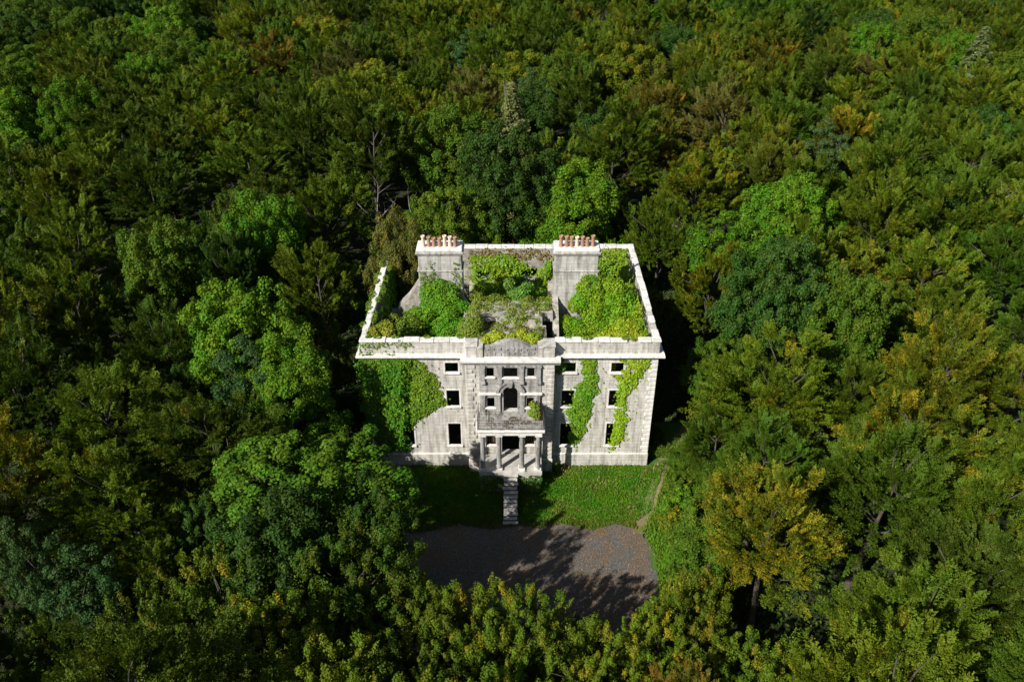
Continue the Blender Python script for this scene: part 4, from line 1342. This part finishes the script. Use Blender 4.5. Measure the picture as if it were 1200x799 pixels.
for i, (x, y, v, s, lb) in enumerate([(19.4, 37.5, 0, 0.95, 'bare pale-branched dead tree beside the orange-tinged beech'),
                                       (31.0, 82.0, 1, 1.25, 'bare dead tree far back beyond the bare side of the house'),
                                       (-14.6, 34.0, 2, 1.0, 'bare dead trunk in the dark gap behind the ivy side'),
                                       (-11.6, 33.2, 0, 1.05, 'twisted dead trunk in the dark gap behind the ivy side'),
                                       (26.5, 9.6, 1, 0.98, 'dead tree with pale limbs in the wood across the trodden path'),
                                       (52.0, 34.0, 2, 1.2, 'dead tree with pale limbs behind the house on its path side')]):
    o = link('dead_tree', DEAD[v])
    o.location = (x, y, float(ground_z(x, y)))
    o.scale = (s, s, s * 1.1)
    o.rotation_euler = (0, 0, rt.uniform(0, 6.28))
    tag(o, lb, 'tree', 'dead trees in the wood')
    placed.append((x, y, 1.2, 'dead'))

# --- shrubs along the clearing
for x, y, R, H, ti, v in [(13.4, -14.8, 1.7, 3.4, 'green', 0), (12.6, -16.8, 1.9, 4.2, 'yellowgreen', 1), (12.9, -9.4, 1.5, 3.0, 'green', 0), (13.2, -6.8, 1.6, 3.2, 'bright', 0), (12.4, -12.6, 1.2, 2.2, 'green', 1), (12.0, -10.8, 1.0, 1.8, 'bright', 0), (12.6, -8.0, 1.2, 2.2, 'yellowgreen', 1), (13.4, -4.6, 1.4, 2.6, 'green', 0), (11.9, -14.6, 1.2, 2.4, 'green', 0),
                          (14.6, -2.8, 1.7, 3.6, 'green', 1), (16.6, -0.2, 1.8, 4.2, 'yellowgreen', 0), (17.6, 1.8, 1.7, 3.8, 'green', 1), (12.4, 1.4, 0.8, 1.2, 'green', 0), (12.6, 3.2, 0.9, 1.5, 'dark', 0),
                          (-12.8, -3.2, 1.8, 3.6, 'dark', 0), (-12.2, -6.2, 1.7, 3.6, 'green', 0), (-11.0, -7.4, 1.2, 2.4, 'green', 1), (-14.4, 4.0, 1.7, 3.4, 'dark', 1),
                          (-9.2, -17.4, 1.8, 3.8, 'dark', 0), (4.6, -19.4, 1.6, 3.0, 'dark', 1), (9.4, -18.6, 1.8, 4.0, 'olive', 1), (3.9, -0.75, 0.45, 0.9, 'green', 0),
                          (-8.6, 19.6, 1.9, 4.8, 'dark', 0), (2.0, 20.4, 2.0, 5.2, 'green', 0), (8.4, 20.0, 1.9, 4.6, 'dark', 1), (14.2, 17.4, 2.0, 5.6, 'olive', 1)]:
    plant('shrub', x, y, R, H, ti, v)

# --- the rest of the wood
def clear(x, y, R):
    g = 0.62 * R
    if -HX - 4.6 - g * 0.55 < x < HX + 3.2 + g * 0.6 and -1 < y < 16.8 + 4.0 + g * 0.4: return False       # house
    if -18.5 < x < -8.5 and 22 < y < 36: return False                                                 # dark gap behind
    if -9.5 - g < x < 12.6 + g and -18.5 < y < 0: return False                                     # lawn and forecourt
    if x < 0 and -15.5 - g < x < 0 and -8 < y < 2: return False
    if abs(x) < 13 and -27 < y < -18.4: return False
    return True


def in_frame(x, y, z, mg):
    Y, Z = y - CAM[1], z - CAM[2]
    w = Y * cos(radians(32.6)) - Z * sin(radians(32.6))
    h = Y * sin(radians(32.6)) + Z * cos(radians(32.6))
    if w < 5: return False
    u = 938 * (x - CAM[0]) / w; v = -938 * h / w
    return -600 - mg * 938 / w < u < 600 + mg * 938 / w and -400 - mg * 938 / w * 0.5 < v < 400 + mg * 938 / w


tries = 0
while tries < 26000:
    tries += 1
    y = -42 + 195 * rt.random() ** 1.05
    x = rt.uniform(-125, 125)
    left_bottom = x < 0 or y < -20
    mg = 11 if (x < 0 or y < -15) else 4.5
    if not in_frame(x, y, 11, mg):
        continue
    near = y < 25
    R = rt.uniform(3.7, 4.9) if near else rt.uniform(4.4, 5.8)
    if abs(x) < 16 and y < -17:
        R = rt.uniform(2.6, 3.2)
    if not clear(x, y, R):
        continue
    ok = True
    for a, b, r2, k2 in placed:
        f = 0.74 if near else 0.77
        lim = f * (R + r2) if k2 not in ('shrub', 'dead') else (0.35 * R + (0.6 if k2 == 'shrub' else 1.5))
        if (a - x) ** 2 + (b - y) ** 2 < lim * lim:
            ok = False
            break
    if not ok:
        continue
    u = rt.random()
    patch = float(vnoise(np.array([[x, y]]), 88, 0.045)[0])
    if abs(x) < 16 and y < -17:
        kd, ti = 'oak', rt.choice(['olive', 'dark_olive', 'dark_olive'])
    elif x < -14 and y < 45:
        kd = 'beech' if u < 0.86 else ('round' if u < 0.95 else 'oak')
        ti = rt.choices(['dark_olive', 'olive', 'bronze', 'dark', 'green', 'yellowgreen'], [5, 6, 0.8, 1.0, 0.8, 1.4])[0]  # darker mix puts the shade over this side into the leaf colour
    elif x > 12 and y < -12:
        kd = 'beech' if u < 0.9 else 'oak'
        ti = rt.choices(['olive', 'yellowgreen', 'green', 'dark_olive'], [4, 2, 5, 2])[0]
    elif x > 12 and y < 45:
        kd = 'beech' if u < 0.84 else ('round' if u < 0.95 else 'oak')
        ti = rt.choices(['olive', 'yellowgreen', 'green', 'bronze', 'gold', 'orange'], [5, 5, 2.2, 0.4, 0.7, 0.4])[0]
    else:
        if patch > 0.62:
            kd = 'round' if u < 0.5 else 'beech'
            ti = rt.choices(['green', 'bright', 'dark', 'yellowgreen', 'olive'], [4, 2, 2, 2, 2])[0]
        else:
            kd = 'beech' if u < 0.8 else ('round' if u < 0.93 else 'oak')
            ti = rt.choices(['olive', 'dark_olive', 'yellowgreen', 'orange', 'bronze', 'green'], [6, 3, 3, 0.7, 0.6, 1.6])[0]
    if kd == 'round' and ti in ('olive', 'dark_olive', 'bronze', 'orange', 'gold'):
        ti = rt.choice(['green', 'dark', 'green', 'bright'])
    H = {'beech': 14.2, 'round': 13.6, 'oak': 12.5}[kd] * rt.uniform(0.82, 1.2)
    if abs(x) < 16 and y < -17:
        H = rt.uniform(7.6, 9.4)
    if 17 < y < 48 and abs(x) < 26:
        H *= 1.12
    plant(kd, x, y, R, H, ti)
# lower trees in the gaps of the near wood
tries = 0
while tries < 9000:
    tries += 1
    y = rt.uniform(-36, 14)
    x = rt.uniform(-42, 42)
    R = rt.uniform(2.6, 3.3)
    if not in_frame(x, y, 8, 4) or not clear(x, y, R):
        continue
    if any((a - x) ** 2 + (b - y) ** 2 < ((0.74 * (R + r2)) ** 2 if k2 not in ('shrub', 'dead') else 4.0) for a, b, r2, k2 in placed):
        continue
    if x < 0:
        ti = rt.choice(['dark_olive', 'dark', 'olive', 'dark_olive'])  # shade over the left wood carried by darker leaf tints
    else:
        ti = rt.choice(['olive', 'green', 'yellowgreen', 'green'])
    plant(rt.choice(['beech', 'beech', 'oak']), x, y, R, rt.uniform(8.5, 10.5), ti)

# a closed skyline row at the far edge of the wood
for i in range(17):
    x, y = -120 + i * 15 + rt.uniform(-2, 2), 158 + rt.uniform(-3, 3)
    if all((a - x) ** 2 + (b - y) ** 2 > 30 for a, b, _, _ in placed):
        plant('beech', x, y, rt.uniform(5.5, 6.5), rt.uniform(14, 17), rt.choice(['olive', 'dark_olive', 'green']))
for x, y in ((-62, 146), (-55, 151), (-70, 149)):
    plant('beech', x, y, 5.2, 14.5, 'olive')

# look-alikes that stand beside something different say so
count = {}
for root, w_, k_, g_ in AUTO:
    count.setdefault(root['label'], []).append((root, w_, k_, g_))
for lb, rows in count.items():
    if len(rows) < 2:
        continue
    for root, w_, k_, g_ in rows:
        x, y = root.location.x, root.location.y
        nb = sorted(((a - x) ** 2 + (b - y) ** 2, d) for a, b, d, o in NEAR if o is not root and 'shrub' not in d)
        nb = [d for q, d in nb[:6] if q < 110 and not d.startswith(w_)]
        rv = {'golden-tipped': 0, 'rust-tinged': 0, 'orange-tinged': 0, 'blue-green': 0, 'bright green': 1, 'pale grey-green': 0}
        nb.sort(key=lambda d: min([v for k2, v in rv.items() if d.startswith(k2)] + [2]))
        R_ = root.scale.x * BASE_R[{'feathery beech': 'beech', 'billowing broadleaf': 'round', 'young oak': 'oak', 'tall spruce': 'conifer', 'tufted pine': 'pine', 'leafy shrub': 'shrub'}[k_]]
        size = 'broad ' if R_ > 5.4 else ('small ' if R_ < 4.4 and k_ != 'leafy shrub' else '')
        root['label'] = f'{size}{w_} {k_} {g_}' + (f' by {nb[0]}' if nb else '')
print('TREES', len(placed), 'in frame', sum(in_frame(a, b, 11, 3) for a, b, _, _ in placed))
